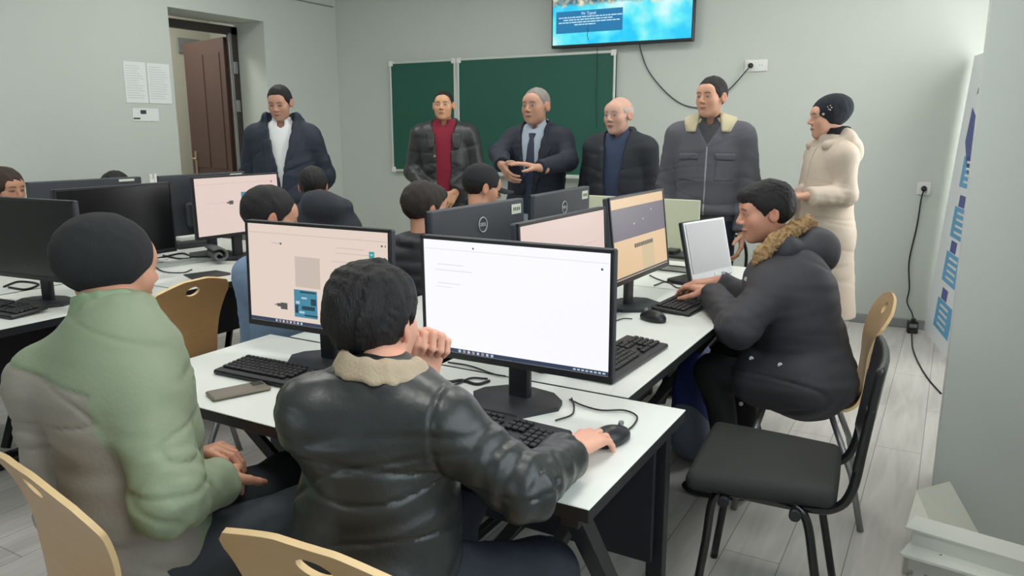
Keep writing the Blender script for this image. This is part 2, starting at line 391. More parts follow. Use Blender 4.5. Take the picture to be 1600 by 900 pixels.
tv = empty('television', (-2.49, YB, 2.47), 0, 'flat television showing a bright blue underwater slide above the chalkboard', 'television')
MB().box((0, -.08, 0), (1.235, .05, .72), bev=.006).box((0, -.04, 0), (.5, .06, .4)).build('casing', mat('tv_bezel', srgb(22, 30, 40), .3), tv)
tvm = bpy.data.materials.new('tv_picture'); tvm.use_nodes = True; nt = tvm.node_tree; N = nt.nodes; L = nt.links; b = N['Principled BSDF']; b.inputs['Base Color'].default_value = (.01, .01, .01, 1); b.inputs['Roughness'].default_value = .3
tc = N.new('ShaderNodeTexCoord'); n = N.new('ShaderNodeTexNoise'); n.inputs['Scale'].default_value = 3.2; n.inputs['Detail'].default_value = 3; L.new(tc.outputs['Object'], n.inputs[0])
cr = N.new('ShaderNodeValToRGB'); e = cr.color_ramp.elements; e[0].position = .40; e[0].color = (0, .62, 1, 1); e[1].position = .66; e[1].color = (.68, 1, 1, 1); k_ = e.new(.5); k_.color = (.10, .86, .96, 1); L.new(n.outputs['Fac'], cr.inputs[0])
sp = N.new('ShaderNodeSeparateXYZ'); L.new(tc.outputs['Object'], sp.inputs[0])
n2 = N.new('ShaderNodeTexNoise'); n2.inputs['Scale'].default_value = 14; n2.inputs['Detail'].default_value = 6; L.new(tc.outputs['Object'], n2.inputs[0])
cr2 = N.new('ShaderNodeValToRGB'); e = cr2.color_ramp.elements; e[0].position = .42; e[0].color = (.02, .09, .20, 1); e[1].position = .62; e[1].color = (.85, .80, .62, 1); k_ = e.new(.5); k_.color = (.25, .35, .30, 1); L.new(n2.outputs['Fac'], cr2.inputs[0])
ad = N.new('ShaderNodeMath'); ad.operation = 'MULTIPLY_ADD'; L.new(n2.outputs['Fac'], ad.inputs[0]); ad.inputs[1].default_value = .12; L.new(sp.outputs['Z'], ad.inputs[2])
gt = N.new('ShaderNodeMapRange'); gt.inputs['From Min'].default_value = .02; gt.inputs['From Max'].default_value = .05; L.new(ad.outputs[0], gt.inputs[0])
mx = N.new('ShaderNodeMix'); mx.data_type = 'RGBA'; L.new(gt.outputs[0], mx.inputs[0]); L.new(cr.outputs[0], mx.inputs[6]); L.new(cr2.outputs[0], mx.inputs[7])
L.new(mx.outputs[2], b.inputs['Emission Color']); b.inputs['Emission Strength'].default_value = .95
scr = MB().box((0, -.106, .005), (1.205, .003, .68)).build('screen', tvm, tv)
box_m = emis('slide_text_box', srgb(24, 120, 172), 1.0); wt = emis('slide_white_text', srgb(205, 240, 255), 1.0)
MB().box((-.27, -.1085, -.155), (.60, .001, .175)).build('text_box', box_m, scr)
RX = Matrix.Rotation(math.pi/2, 4, 'X')
text('Mr Tapuk', .034, wt, scr, Matrix.Translation((-.27, -.1095, -.093)) @ RX)
tl = MB(); rng = random.Random(4)
for zz, x0, x1 in ((-.118, -.545, -.01), (-.138, -.50, -.07), (-.158, -.545, -.01), (-.178, -.40, -.21)):
    x = x0
    while x < x1:
        wd = rng.uniform(.012, .05); tl.box((x+wd/2, -.1093, zz), (wd, .0006, .008)); x += wd+.006
tl.build('slide_text_lines', wt, scr)
MB().tube(spline([(-.28, -.109, -.20), (-.275, -.109, -.235), (-.28, -.109, -.27), (-.268, -.109, -.31)]), .003).build('slide_dark_figure', emis('slide_dark', srgb(20, 60, 80), 1), scr)
def cord(name, pts, r, m, label, cat='cord', n=8):
    pts = [np.array(p, float) for p in pts]; o = pts[0]
    b_ = MB().tube([p-o for p in spline(pts, n)], r, n=7).build(name, m); b_.location = o; return tag(b_, label, cat)
cord('power_lead', [(-2.34, YB-.03, 2.13), (-2.33, YB-.012, 2.06), (-2.27, YB-.012, 1.92), (-2.16, YB-.012, 1.785), (-2.02, YB-.012, 1.665), (-1.89, YB-.012, 1.612), (-1.76, YB-.012, 1.62), (-1.59, YB-.012, 1.745), (-1.44, YB-.05, 1.90)], .005, grey_dark_cord, 'thin dark cord running down from the television to the wall socket')
cord('signal_cord', [(-2.70, YB-.055, 2.13), (-2.70, YB-.058, 2.0), (-2.70, YB-.058, 1.7), (-2.69, YB-.058, 1.45)], .002, cord_m, 'thin cable hanging straight down over the chalkboard')
def socket(loc, w, label, plugs):
    t = empty('wall_socket', loc, 0, label, 'socket'); MB().box((0, -.006, 0), (w, .012, .09), bev=.004).build('cover_plate', white_pl, t)
    k = int(round(w/.085))
    for i in range(k):
        x = (i-(k-1)/2)*.075; s = MB().tube([(x, -.004, 0), (x, -.0135, 0)], .026, n=20).build('outlet', paper_m, t)
        MB().tube([(x-.009, -.012, 0), (x-.009, -.0145, 0)], .003).tube([(x+.009, -.012, 0), (x+.009, -.0145, 0)], .003).build('contact_holes', dark_ink, s)
        if i in plugs: MB().tube([(x, -.014, 0), (x, -.03, 0), (x, -.05, -.012)], [.02, .019, .010], n=14).build('plug', black_pl, t)
socket((-1.40, YB, 1.915), .17, 'double white wall socket high on the back wall beside the television cord', (0,))
socket((-.175, YB, 1.025), .085, 'single white wall socket low on the back wall with a black plug in it', (0,))
cord('extension_cord', [(-.175, YB-.05, 1.01), (-.185, YB-.02, .95), (-.195, YB-.012, .75), (-.22, YB-.012, .5), (-.20, YB-.012, .30), (-.205, YB-.02, .20), (-.165, YB-.10, .14), (-.152, 6.085, .115)], .005, cord_m, 'black extension cord hanging from the low socket to the floor')
ps = empty('power_strip', (-.15, 6.08, .0), .2, 'black power strip standing on the floor at the back wall', 'power strip')
MB().box((0, 0, .045), (.07, .06, .09), bev=.008).box((0, -.02, .1), (.03, .03, .03), bev=.006).build('housing', black_pl, ps)
MB().box((.0, -.031, .06), (.05, .004, .025)).build('label_plate', steel, ps)
cord('floor_cord', [(-.15, 6.02, .03), (-.14, 5.9, .006), (-.12, 5.6, .005), (-.07, 5.25, .005), (-.01, 4.95, .005), (.06, 4.7, .005)], .005, cord_m, 'black cord lying on the floor from the power strip towards the pillar')
# papers on the left wall
def wpaper(y0, y1, z0, z1, label, small=False):
    t = empty('wall_paper_sheet', (XL, (y0+y1)/2, (z0+z1)/2), 0, label, 'paper'); w_ = y1-y0; h_ = z1-z0
    MB().box((.003, 0, 0), (.002, w_, h_)).build('sheet', paper_m, t)
    b_ = MB(); rr = random.Random(int(y0*100))
    if small:
        b_.box((.0045, -.02, .02), (.001, .05, .03)).box((.0045, -w_*.35, -h_*.3), (.001, w_*.25, .012)); b_.build('print', dark_ink, t)
    else:
        for k in range(14): l_ = w_*rr.uniform(.45, .8); b_.box((.0045, -w_*.42+l_/2, h_*(.40-k*.06)), (.0008, l_, h_*.018))
        b_.build('print', paper_ink, t)
wpaper(3.83, 4.02, 1.64, 1.95, 'upper left printed sheet taped to the left wall by the door'); wpaper(4.03, 4.235, 1.64, 1.95, 'upper right printed sheet taped to the left wall nearest the door')
wpaper(3.87, 4.10, 1.50, 1.60, 'small white card under the two printed sheets on the left wall', True)
# leaning banner
bn = empty('banner', (-.065, 6.17, .02), 0, 'tall white banner with blue boxes leaning in the corner behind the pillar', 'banner')
e1 = unit((.17, -.85, 0)); e2 = unit((.115, -.01, 1.9)); e3 = np.cross(e1, e2)
Rb = np.array([e1, e2, e3]).T
TB = lambda v: Rb@np.array(v)
MB().prism([(0, 0), (.86, 0), (.86, 1.9), (0, 1.9)], 0, .012, 0, TB).build('sheet', mat('banner_white', srgb(232, 236, 240), .5), bn)
MB().tube([TB((0, -.0, 0)), TB((0, 1.9, 0))], .012).build('edge_roll', white_pl, bn)
lb = mat('banner_light_blue', srgb(96, 168, 214), .5); db = mat('banner_violet_blue', srgb(74, 84, 150), .5); gr_ = mat('banner_grey_sketch', srgb(128, 138, 132), .6)
def bpoly(poly, m, name, zz=-.002): MB().prism(poly, .012, .0135, 0, TB).build(name, m, bn)
bpoly([(.22, 1.56), (.36, 1.50), (.5, 1.42), (.62, 1.1), (.40, 1.15), (.2, 1.34)], db, 'blue_shape')
rs = random.Random(2)
for k in range(9):
    x = rs.uniform(.25, .6); z = 1.62+rs.random()*.24; bpoly([(x, z), (x+.05, z+.01), (x+.06, z+.05), (x+.01, z+.04)], gr_, 'sketch_mark')
for z in (1.05, .72, .42, .10):
    bpoly([(.26, z), (.72, z), (.72, z+.20), (.26, z+.20)], lb, 'blue_text_box')
    if z < 1: bpoly([(.34, z+.205), (.50, z+.205), (.50, z+.28), (.34, z+.28)], db, 'violet_tab')
    q = MB()
    for k in range(4): q.prism([(.36, z+.03+k*.042), (.60, z+.03+k*.042), (.60, z+.045+k*.042), (.36, z+.045+k*.042)], .0136, .0146, 0, TB)
    q.build('box_text_lines', white_pl, bn)
# cream boards and white profile at the foot of the pillar
tr = empty('white_metal_shelf', (.0, 2.55, 0), 0, 'white metal angle shelf lying across the floor at the foot of the pillar', 'shelf')
wm = mat('white_enamel', srgb(214, 216, 208), .4); A = P(1414, 826, 2.35); B_ = P(1640, 893, 2.1); o = np.array([0, 2.55, 0])
dn = np.array([0, 0, -1.]); bk = np.array([.25, .95, 0])
def slab(a, b, up, t, wd): return [a, b, b+up*wd, a+up*wd]
def plate(mb, a, b, v, wd, th, m=0):
    a = np.array(a, float); b = np.array(b, float); v = unit(v); nn = unit(np.cross(b-a, v))*th
    V = [a, b, b+v*wd, a+v*wd]; V = V+[p+nn for p in V]
    mb.add(V, [(3, 2, 1, 0), (4, 5, 6, 7), (0, 1, 5, 4), (1, 2, 6, 5), (2, 3, 7, 6), (3, 0, 4, 7)], m)
mb = MB(); plate(mb, A-o, B_-o, bk, .10, .006); mb.build('top_flange', wm, tr)
mb = MB(); plate(mb, A-o+(0.02, 0, 0), B_-o, dn, .13, .005); mb.build('side_flange', wm, tr)
A2 = P(1405, 868, 2.3); B2 = P(1600, 925, 2.1)
mb = MB(); plate(mb, A2-o, B2-o, bk, .16, .008); mb.build('lower_shelf', wm, tr)
mb = MB()
for t_ in (.28, .78):
    c = A-o+(B_-A)*t_+np.array([0, -.004, -.05]); mb.tube([c, c+np.array([.003, -.006, 0])], .006)
mb.build('screw', mat('screw_grey', srgb(110, 112, 112), .4), tr)
mb = MB()
for c in (A+(B_-A)*.12+bk*.03, A+(B_-A)*.85+bk*.03): mb.beam((c-o)*np.array([1, 1, 0]), c-o+np.array([0, 0, -.012]), .03, .03)
mb.build('leg', wm, tr)
cr_ = empty('cream_board', (.04, 2.95, 0), 0, 'folded cream cardboard sheet leaning on the pillar behind the white metal shelf', 'board')
o2 = np.array([.04, 2.95, 0]); cm = mat('cream_card', srgb(216, 216, 204), .6)
c1, c2, c3, c4 = P(1432, 766, 2.62), P(1484, 752, 2.70), P(1536, 845, 2.60), P(1468, 850, 2.42)
mb = MB(); mb.add([c1-o2, c2-o2, c3-o2, c4-o2, c1-o2+(0, .01, -.01), c2-o2+(0, .01, -.01), c3-o2+(0, .01, -.01), c4-o2+(0, .01, -.01)], [(0, 3, 2, 1), (4, 5, 6, 7), (0, 1, 5, 4), (1, 2, 6, 5), (2, 3, 7, 6), (3, 0, 4, 7)]); mb.build('front_sheet', cm, cr_)
c5, c6 = P(1416, 822, 2.5), P(1447, 818, 2.52)
mb = MB(); mb.add([c1-o2, c4-o2, c6-o2, c5-o2, c1-o2+(0, .012, 0), c4-o2+(0, .012, 0), c6-o2+(0, .012, 0), c5-o2+(0, .012, 0)], [(0, 3, 2, 1), (4, 5, 6, 7), (0, 1, 5, 4), (1, 2, 6, 5), (2, 3, 7, 6), (3, 0, 4, 7)]); mb.build('side_flap', cm, cr_)
mb = MB(); plate(mb, (c5-o2)*np.array([1, 1, 0])+(0, .02, 0), (c3-o2)*np.array([1, 1, 0]), (0, .0, 1), min(c5[2], c3[2])+.02, .006); mb.build('rear_sheet', cm, cr_)

# ---------------------------------------------------------------- desks
def desk(loc, rz, Lx, Dy, label, group=None, panel=True, kind='col'):
    t = empty('computer_desk', loc, rz, label, 'desk', group)     # local: x along the length, y depth (user side at y=0)
    tp = MB().box((0, Dy/2, .7485), (Lx, Dy, .003), bev=.001).build('tabletop', desk_w, t)
    MB().box((0, Dy/2, .7325), (Lx-.002, Dy-.002, .029), bev=.002).build('edge_band', desk_b, tp)
    for s in (-1, 1):
        x = s*(Lx/2-.05)
        MB().beam((x, .04, .72), (x, Dy-.06, .02), .045, .035).build('leg', desk_b, t)
        MB().beam((x, Dy-.035, .72), (x, Dy-.035, .0), .045, .035).build('leg', desk_b, t)
        MB().beam((x, .02, .705), (x, Dy-.02, .705), .04, .03).build('top_rail', desk_b, t)
        MB().beam((x-s*.03, Dy*.45, .70), (x-s*.42, Dy-.08, .04), .03, .03).build('brace', desk_b, t)
    if panel: MB().box((0, Dy-.07, .53), (Lx-.1, .016, .37), bev=.002).build('modesty_panel', desk_p, t)
    MB().beam((-Lx/2+.05, Dy-.035, .02), (Lx/2-.05, Dy-.035, .02), .03, .03).build('bottom_rail', desk_b, t)
    return t
desk((-1.265, 1.22, 0), 0, 1.47, .598, 'white computer desk nearest the camera with two monitors on it')
G1 = 'white computer desks in the middle island'
desk((-.69, 2.53, 0), math.pi/2, 1.40, .60, 'white computer desk on the right of the island, next to the black chair')
desk((-.69, 3.60, 0), math.pi/2, .72, .60, 'white computer desk at the far right end of the island by the small tilted screen')
desk((-1.92, 2.53, 0), -math.pi/2, 1.40, .60, 'white computer desk in the island under the two monitors seen from behind')
desk((-1.92, 3.60, 0), -math.pi/2, .72, .60, 'white computer desk in the island, far left end below the capped person')
desk((-2.88, 1.55, 0), math.pi/2, 1.20, .60, 'white desk in the left row behind the person in the black knit cap')
desk((-2.88, 2.76, 0), math.pi/2, 1.20, .60, 'white desk in the left row under the lit pinkish monitor')
desk((-4.10, 1.55, 0), -math.pi/2, 1.20, .60, 'rear desk of the left row, mostly hidden behind the black monitors near the woman')
desk((-4.10, 2.76, 0), -math.pi/2, 1.20, .60, 'rear desk of the left row, mostly hidden, nearest the doorway')

# pale partition board behind the island
pb = empty('partition_board', (-1.49, 4.06, 0), 0, 'pale green-beige upright desk panel standing behind the island monitors', 'panel')
pm = mat('pale_green_panel', srgb(204, 208, 182), .55)
MB().box((0, 0, .60), (.66, .022, .94), bev=.003).build('board', pm, pb)
MB().box((-.29, .0, .08), (.05, .3, .16), bev=.003).box((.29, 0, .08), (.05, .3, .16), bev=.003).build('foot', pm, pb)
MB().box((.05, -.02, .86), (.05, .02, .08), bev=.004).build('switch_plate', white_pl, pb)
# ---------------------------------------------------------------- monitors
scr_pink = emis('screen_pinkish_page', srgb(226, 204, 196), 1.0); scr_tan = emis('screen_tan_page', srgb(226, 208, 196), 1.0); scr_white = emis('screen_white_page', srgb(250, 250, 255), 1.0)
scr_bar = emis('screen_taskbar', srgb(58, 70, 96), .8); scr_ico = emis('screen_icons', srgb(190, 210, 225), .9); scr_red = emis('screen_icon_red', srgb(200, 120, 100), .9)
scr_line = emis('screen_faint_lines', srgb(206, 188, 182), .95); scr_lineb = emis('screen_faint_blue_lines', srgb(232, 232, 240), .98); scr_box = emis('screen_grey_box', srgb(206, 190, 180), .95)
scr_board = emis('screen_circuit_blue', srgb(74, 142, 168), .9); scr_bd = emis('screen_circuit_dark', srgb(40, 74, 92), .8); scr_teal = emis('screen_teal', srgb(60, 160, 160), .9); scr_plug = emis('screen_plug_grey', srgb(96, 92, 94), .8)
scr_t5 = emis('screen_sand', srgb(222, 190, 150), 1); scr_t5b = emis('screen_sand_light', srgb(206, 184, 146), 1); scr_v5 = emis('screen_slate_photo', srgb(112, 106, 118), .9); scr_d5 = emis('screen_dark_caption', srgb(100, 92, 84), .8)
SW, SH, ZC_ = .527, .297, .30
def monitor(loc, yaw, tilt, label, content=None, sticker=False, group=None, z=.75, W=.54, Hh=.325, cz=.29, rz_base=0.):
    """local frame: the screen faces -y, origin on the desk"""
    t = empty('computer_monitor', (loc[0], loc[1], z), yaw, label, 'monitor', group)
    R = np.array(Matrix.Rotation(-tilt, 3, 'X')); c0 = np.array([0, 0, cz])
    def mk(name, m, parts, parent=t):
        mb = MB()
        for p in parts:
            c, d = p[0], p[1]; mb.box(R@np.array(c, float)+c0, d, 0, R, p[2] if len(p) > 2 else 0)
        return mb.build(name, m, parent)
    mk('casing', mon_back, [((0, .014, 0), (W, .022, Hh), .004), ((0, .034, -.055), (W*.5, .03, Hh*.42), .012)])
    bz = (W-SW*W/.54)/2+.004; sw = W-.017; sh = Hh-.026; zc = .004
    mk('bezel', black_pl, [((0, 0, Hh/2-.0045), (W, .008, .009), .001), ((0, 0, -Hh/2+.0085), (W, .009, .017), .001), ((-W/2+.0045, 0, 0), (.009, .008, Hh), .001), ((W/2-.0045, 0, 0), (.009, .008, Hh), .001)])
    base_scr = {'white': scr_white, 'pink': scr_pink, 'pinkb': scr_pink, 'tan': scr_tan, 'sand': scr_t5}.get(content, glass_bk)
    s = mk('screen', base_scr, [((0, .001, zc), (sw, .003, sh))])
    y1 = -.0012
    def q(name, m, cs): return mk(name, m, [((x, y1-lay*.0004, z_), (w_, .0004, h_)) for (x, z_, w_, h_, lay) in cs], s)
    zt = -sh/2+zc+.006
    if content in ('white', 'tan', 'pinkb'):
        q('taskbar', scr_bar, [(0, zt, sw, .011, 0)]); rr = random.Random(3)
        q('taskbar_icons', scr_ico, [(-sw*.30+k*.014, zt, .007, .007, 1) for k in range(8)]+[(sw*.33+k*.011, zt, .007, .004, 1) for k in range(8)])
        q('taskbar_red_icons', scr_red, [(-sw*.30+k*.028+.014, zt, .005, .005, 2) for k in range(3)])
    if content == 'white':
        q('page_lines', scr_lineb, [(0, sh/2-.02, sw*.98, .002, 0), (-.18, .09, .08, .003, 0), (-.17, .075, .11, .003, 0), (-.185, .04, .07, .003, 0), (-.2, .03, .05, .002, 0)])
        q('page_icons', scr_bd, [(sw*.46, sh/2-.035, .005, .005, 1), (-sw*.21, sh/2-.012, .004, .004, 1)])
    if content == 'tan':
        q('page_lines', scr_line, [(0, sh/2-.022, sw*.98, .002, 0), (-.15, .098, .035, .003, 0), (.13, .1, .1, .002, 0), (.14, .085, .12, .002, 0), (.09, .06, .06, .002, 0)])
        q('grey_picture_box', scr_box, [(-.03, .018, .095, .092, 0)])
        b_ = q('circuit_board', scr_board, [(-.04, -.078, .088, .084, 1)])
        q('circuit_chips', scr_bd, [(-.03, -.09, .05, .012, 2), (-.075, -.095, .012, .025, 2), (-.02, -.112, .05, .005, 2), (-.03, -.042, .06, .005, 2), (-.01, -.07, .02, .02, 2)])
        q('circuit_highlights', scr_ico, [(-.07, -.075, .014, .008, 3), (-.055, -.104, .02, .006, 3), (-.045, -.06, .02, .005, 3)])
        q('usb_plug_picture', scr_plug, [(-.125, -.092, .026, .020, 1), (-.145, -.09, .014, .010, 1), (-.156, -.09, .01, .003, 1)])
        q('teal_icon', scr_teal, [(.205, .088, .018, .018, 1)]); q('teal_icon_mark', scr_ico, [(.205, .088, .008, .004, 2)])
        q('corner_mark', scr_plug, [(.24, .115, .006, .005, 1), (.252, .115, .003, .005, 1), (-.13, .098, .006, .006, 1)])
    if content == 'pink':
        q('page_lines', scr_line, [(0, sh/2-.03, sw*.96, .002, 0), (.0, .02, .4, .002, 0)])
        b_ = q('circuit_board', scr_board, [(.06, .03, .088, .078, 1)])
        q('circuit_chips', scr_bd, [(.07, .02, .05, .010, 2), (.025, .012, .012, .022, 2), (.08, .055, .05, .005, 2)])
        q('circuit_highlights', scr_ico, [(.03, .038, .014, .008, 3), (.05, .004, .02, .006, 3)])
        q('usb_plug_picture', scr_plug, [(-.05, .018, .026, .020, 1), (-.07, .018, .014, .008, 1)]); q('corner_mark', scr_red, [(sw*.42, .115, .01, .01, 1)])
    if content == 'pinkb':
        q('page_lines', scr_line, [(0, .06, .4, .002, 0), (-.05, .02, .3, .002, 0)]); q('corner_mark', scr_plug, [(-.15, .02, .006, .005, 1), (.2, -.1, .02, .004, 1)])
    if content == 'sand':
        q('photo_band', scr_v5, [(0, .058, sw, .118, 0)]); q('photo_lights', scr_ico, [(.12, .09, .008, .006, 1), (-.06, .05, .01, .006, 1), (.03, .06, .012, .004, 1)])
        q('pale_column', scr_t5b, [(.06, -.085, .12, .12, 0)])
        q('caption_words', scr_d5, [(.02+k*.021, -.035, .017, .015, 1) for k in range(-4, 5)])
        q('taskbar', scr_bar, [(0, zt, sw, .006, 1)])
    if sticker:
        lg = MB(); cc = R@np.array((0, .0275, .095))+c0
        lg.tube([cc+R@np.array((.024*math.cos(a), 0, .024*math.sin(a))) for a in np.linspace(0, 2*math.pi, 25)[:-1]], .0018, n=6, closed=True)
        emb = mat('emblem_grey', srgb(186, 190, 192), .4); lo = lg.build('maker_emblem', emb, t)
        M4 = Matrix.Translation(cc+R@np.array((0, .0, 0))) @ Matrix(R.tolist()).to_4x4() @ Matrix.Rotation(math.pi, 4, 'Z') @ RX
        text('DELL', .0165, emb, lo, M4, ext=.001)
        st = mk('paper_sticker', tag_m, [((-W/2+.055, .026, Hh/2-.034), (.062, .0015, .034), 0)]); 
        mk('sticker_print', dark_ink, [((-W/2+.037+k*.012, .0272, Hh/2-.034), (.006, .0006, .012)) for k in range(4)], st)
    MB().box((0, .045, .11), (.062, .022, .21), 0, None, .006).build('stand_neck', black_pl, t)
    bp = [(-.125, .015), (-.115, .06), (-.07, .105), (0, .12), (.07, .105), (.115, .06), (.125, .015), (.06, -.085), (-.06, -.085)]
    MB().prism(bp, 0, .012).build('stand_base', black_mt, t)
    return t
def bb(x, y, yaw):   # origin so that the screen centre line sits at x, y
    return (x, y)
Rd = math.radians
monitor((-.93, 1.63), Rd(1.5), Rd(-1), 'large lit monitor with a blank white page on the nearest desk', 'white', cz=.262)
monitor((-1.60, 1.64), Rd(3), Rd(2), 'lit monitor showing a blue circuit board and plug on the nearest desk', 'tan', cz=.262)
monitor((-.965, 2.02), Rd(88), Rd(3), 'lit pinkish monitor seen at a slant just behind the white page monitor', 'pinkb')
monitor((-1.04, 2.84), Rd(88), Rd(7), 'lit monitor with sand and slate coloured page facing the person with the fur hood', 'sand')
monitor((-1.36, 2.15), Rd(-92), Rd(-2), 'black monitor from behind with round emblem, nearer of the two with white stickers', None, True)
monitor((-1.38, 2.80), Rd(-88), Rd(0), 'black monitor from behind with round emblem, farther of the two with white stickers', None, True)
monitor((-3.34, 2.88), Rd(85.5), Rd(1), 'lit pinkish monitor with blue circuit board in the left row', 'pink')
monitor((-3.17, 2.06+.01), Rd(89), Rd(0), 'switched-off black monitor in the left row beside the lit one')
monitor((-3.16, 1.68), Rd(6), Rd(0), 'switched-off black monitor cut by the left edge of the photo', cz=.265)
b1 = monitor((-3.70, 2.26), Rd(-96), Rd(1), 'black monitor turned away, back row, in front of the brown-haired person', None)
b2 = monitor((-3.60, 2.86), Rd(-94), Rd(-1), 'black monitor turned away, back row, nearest the doorway', None)
tk = mat('clip_silver', srgb(200, 204, 200), .4)
for b_, xs in ((b1, -.19), (b2, -.2)):
    MB().box((xs, .03, .29+.148), (.08, .004, .012), bev=.001).build('maker_label', tag_m, b_)
cl = empty('white_clip', (-3.60, 2.56, 1.19), 0, 'small white bracket standing between the two rear black monitors', 'clip')
MB().box((0, -.012, -.0), (.008, .012, .05), bev=.001).box((0, .014, 0), (.008, .012, .05), bev=.001).box((0, 0, -.2), (.006, .012, .40)).box((0, 0, -.425), (.05, .05, .01)).build('bracket', white_pl, cl)
# small tilted square screen
sm = empty('small_screen', (-.93, 3.42, .75), Rd(74), 'small silvery square screen tilted back on the island by the person with the fur hood', 'monitor')
Rt = np.array(Matrix.Rotation(Rd(-14), 3, 'X')); cc = np.array([0, 0, .165])
MB().box(Rt@np.array((0, .012, 0))+cc, (.345, .02, .27), 0, Rt, .004).build('casing', black_pl, sm)
sg = MB().box(Rt@np.array((0, -.0, 0))+cc, (.335, .006, .262), 0, Rt, .001).build('frame', mat('silver_frame', srgb(176, 180, 182), .35, metal=.3), sm)
gs = bpy.data.materials.new('hazy_grey_screen'); gs.use_nodes = True; nt = gs.node_tree; b = nt.nodes['Principled BSDF']; b.inputs['Base Color'].default_value = (.30, .31, .33, 1); b.inputs['Roughness'].default_value = .35
b.inputs['Emission Color'].default_value = (*srgb(186, 188, 192), 1); b.inputs['Emission Strength'].default_value = .12
MB().box(Rt@np.array((0, -.0035, .012))+cc, (.312, .003, .222), 0, Rt).build('screen', gs, sm)
MB().tube([Rt@np.array((.02, -.004, -.118))+cc, Rt@np.array((.02, -.0055, -.118))+cc], .006, n=12).build('button', white_pl, sm)
MB().box((0, .07, .012), (.2, .16, .02), bev=.006).box((0, .075, .08), (.06, .02, .14), bev=.004).build('stand', black_pl, sm)

# ---------------------------------------------------------------- keyboards, mice, phone
def keyboard(c, yaw, label, L_=.44, W_=.15, m=key_m):
    t = empty('keyboard', (c[0], c[1], .7502), yaw, label, 'keyboard')
    a = Rd(4); R = np.array(Matrix.Rotation(a, 3, 'X'))
    MB().box((0, 0, .012), (L_, W_, .014), 0, R, .005).build('body', black_pl, t)
    k = MB(); rr = random.Random(1)
    rows = [(.052, 1.0, [(-.205, .0145, 13), (.02, 0, 0)])]
    s = L_/.44
    for ri, y in enumerate([.053, .033, .015, -.003, -.021, -.039]):
        x = -.205
        widths = [.0155]*14 if ri else [.0145]*14
        if ri == 5: widths = [.022, .018, .022, .10, .022, .018, .022]
        for w_ in widths:
            if x+w_ > .065: break
            k.box(R@np.array(((x+w_/2)*s, y*W_/.15, .0225)), (w_*s, .0145*W_/.15, .007), 0, R, .002); x += w_+.0035
        for j in range(3):
            if ri in (3,) : continue
            if ri == 4 and j != 1: continue
            k.box(R@np.array(((.083+j*.0185)*s, y*W_/.15, .0225)), (.0155*s, .0145*W_/.15, .007), 0, R, .002)
        if ri:
            for j in range(4): k.box(R@np.array(((.146+j*.0185)*s, y*W_/.15, .0225)), (.0155*s, .0145*W_/.15, .007), 0, R, .002)
    k.build('keys', m, t)
    MB().box(R@np.array((0, -W_/2+.012, .0185)), (L_*.97, .022, .004), 0, R, .002).build('palm_edge', black_mt, t)
    return t
def mouse(c, yaw, label):
    t = empty('mouse', (c[0], c[1], .7505), yaw, label, 'mouse')
    f = lambda Q: smax(uni([el((0, 0, .010), (.031, .056, .026)), el((0, -.012, .012), (.029, .042, .027))], .01)(Q), -Q[:, 2]+.0005, .004)
    sdf_obj('shell', f, (-.035, -.06, -.002), (.035, .06, .042), .003, black_pl, t)
    MB().tube([(-.003, .032, .036), (.003, .032, .036)], .007, n=14).build('scroll_wheel', steel, t)
    return t
kc = (PZ(715, 640, .76)+PZ(900, 670, .76))/2
keyboard((-.92, 1.44), Rd(-3), 'full-size black keyboard before the white page monitor, under the right hand in leather sleeve', .44, .15)
keyboard((-1.60, 1.495), Rd(2), 'full-size black keyboard beside the phone, before the monitor with the circuit board', .42, .14)
keyboard((-.875, 3.01), Rd(86), 'black keyboard with thick wrist edge under the hand of the person with the fur hood', .46, .16)
keyboard((-.83, 2.12), Rd(88), 'black keyboard half hidden behind the right edge of the white page monitor', .44, .15)
keyboard((-3.22, 1.54), Rd(4), 'black keyboard before the switched-off monitor at the left edge', .46, .15)
mouse((-.615, 1.535), Rd(-18), 'black mouse under the right hand of the person in leather jacket')
mouse((-.915, 2.655), Rd(70), 'black mouse on the island beside the right edge of the white page monitor')
ph = empty('phone', (-1.615, 1.345, .7502), math.atan2(.13, .055), 'bronze-grey phone lying on the nearest desk by its keyboard', 'phone')
MB().box((0, 0, .006), (.155, .074, .010), 0, None, .004).build('body', mat('phone_back', srgb(120, 114, 100), .35, metal=.3), ph)
MB().box((.055, .015, .0115), (.03, .03, .003), 0, None, .002).build('camera_bump', black_pl, ph)
# cables
Z = .7545
def dcord(pts, r, label, m=cord_m): return cord('desk_cable', [(x, y, z) for x, y, z in pts], r, m, label)
def pz(l): return [tuple(PZ(x, y, Z)) for x, y in l]
dcord(pz([(893, 622), (897, 634), (893, 648), (868, 657)]), .0022, 'short black keyboard cable curling off the stand of the white page monitor')
dcord(pz([(890, 624), (912, 634), (940, 641), (975, 641), (995, 650), (990, 664), (975, 675), (958, 680)]), .0022, 'thin black mouse cable looping on the desk to the leather sleeved hand')
dcord(pz([(684, 585), (700, 596), (722, 594), (745, 600), (765, 595)]), .004, 'thick black cable on the nearest desk left of the monitor stand')
dcord(pz([(682, 590), (705, 602), (735, 591), (762, 592)]), .003, 'second black cable crossing the thick one left of the monitor stand')
dcord(pz([(700, 566), (735, 572), (770, 584), (790, 588)]), .0025, 'thin black cable just below the lower edge of the white page monitor')
dcord(pz([(1022, 478), (1000, 474), (984, 480), (962, 488)]), .003, 'black cable looping on the island between the mouse and the sand page monitor')
dcord(pz([(988, 498), (972, 498), (955, 505)]), .0022, 'short mouse cable running behind the white page monitor edge')
dcord(pz([(1015, 430), (1030, 437), (1050, 442), (1066, 438)]), .003, 'dark cable lying behind the sand page monitor on the island')
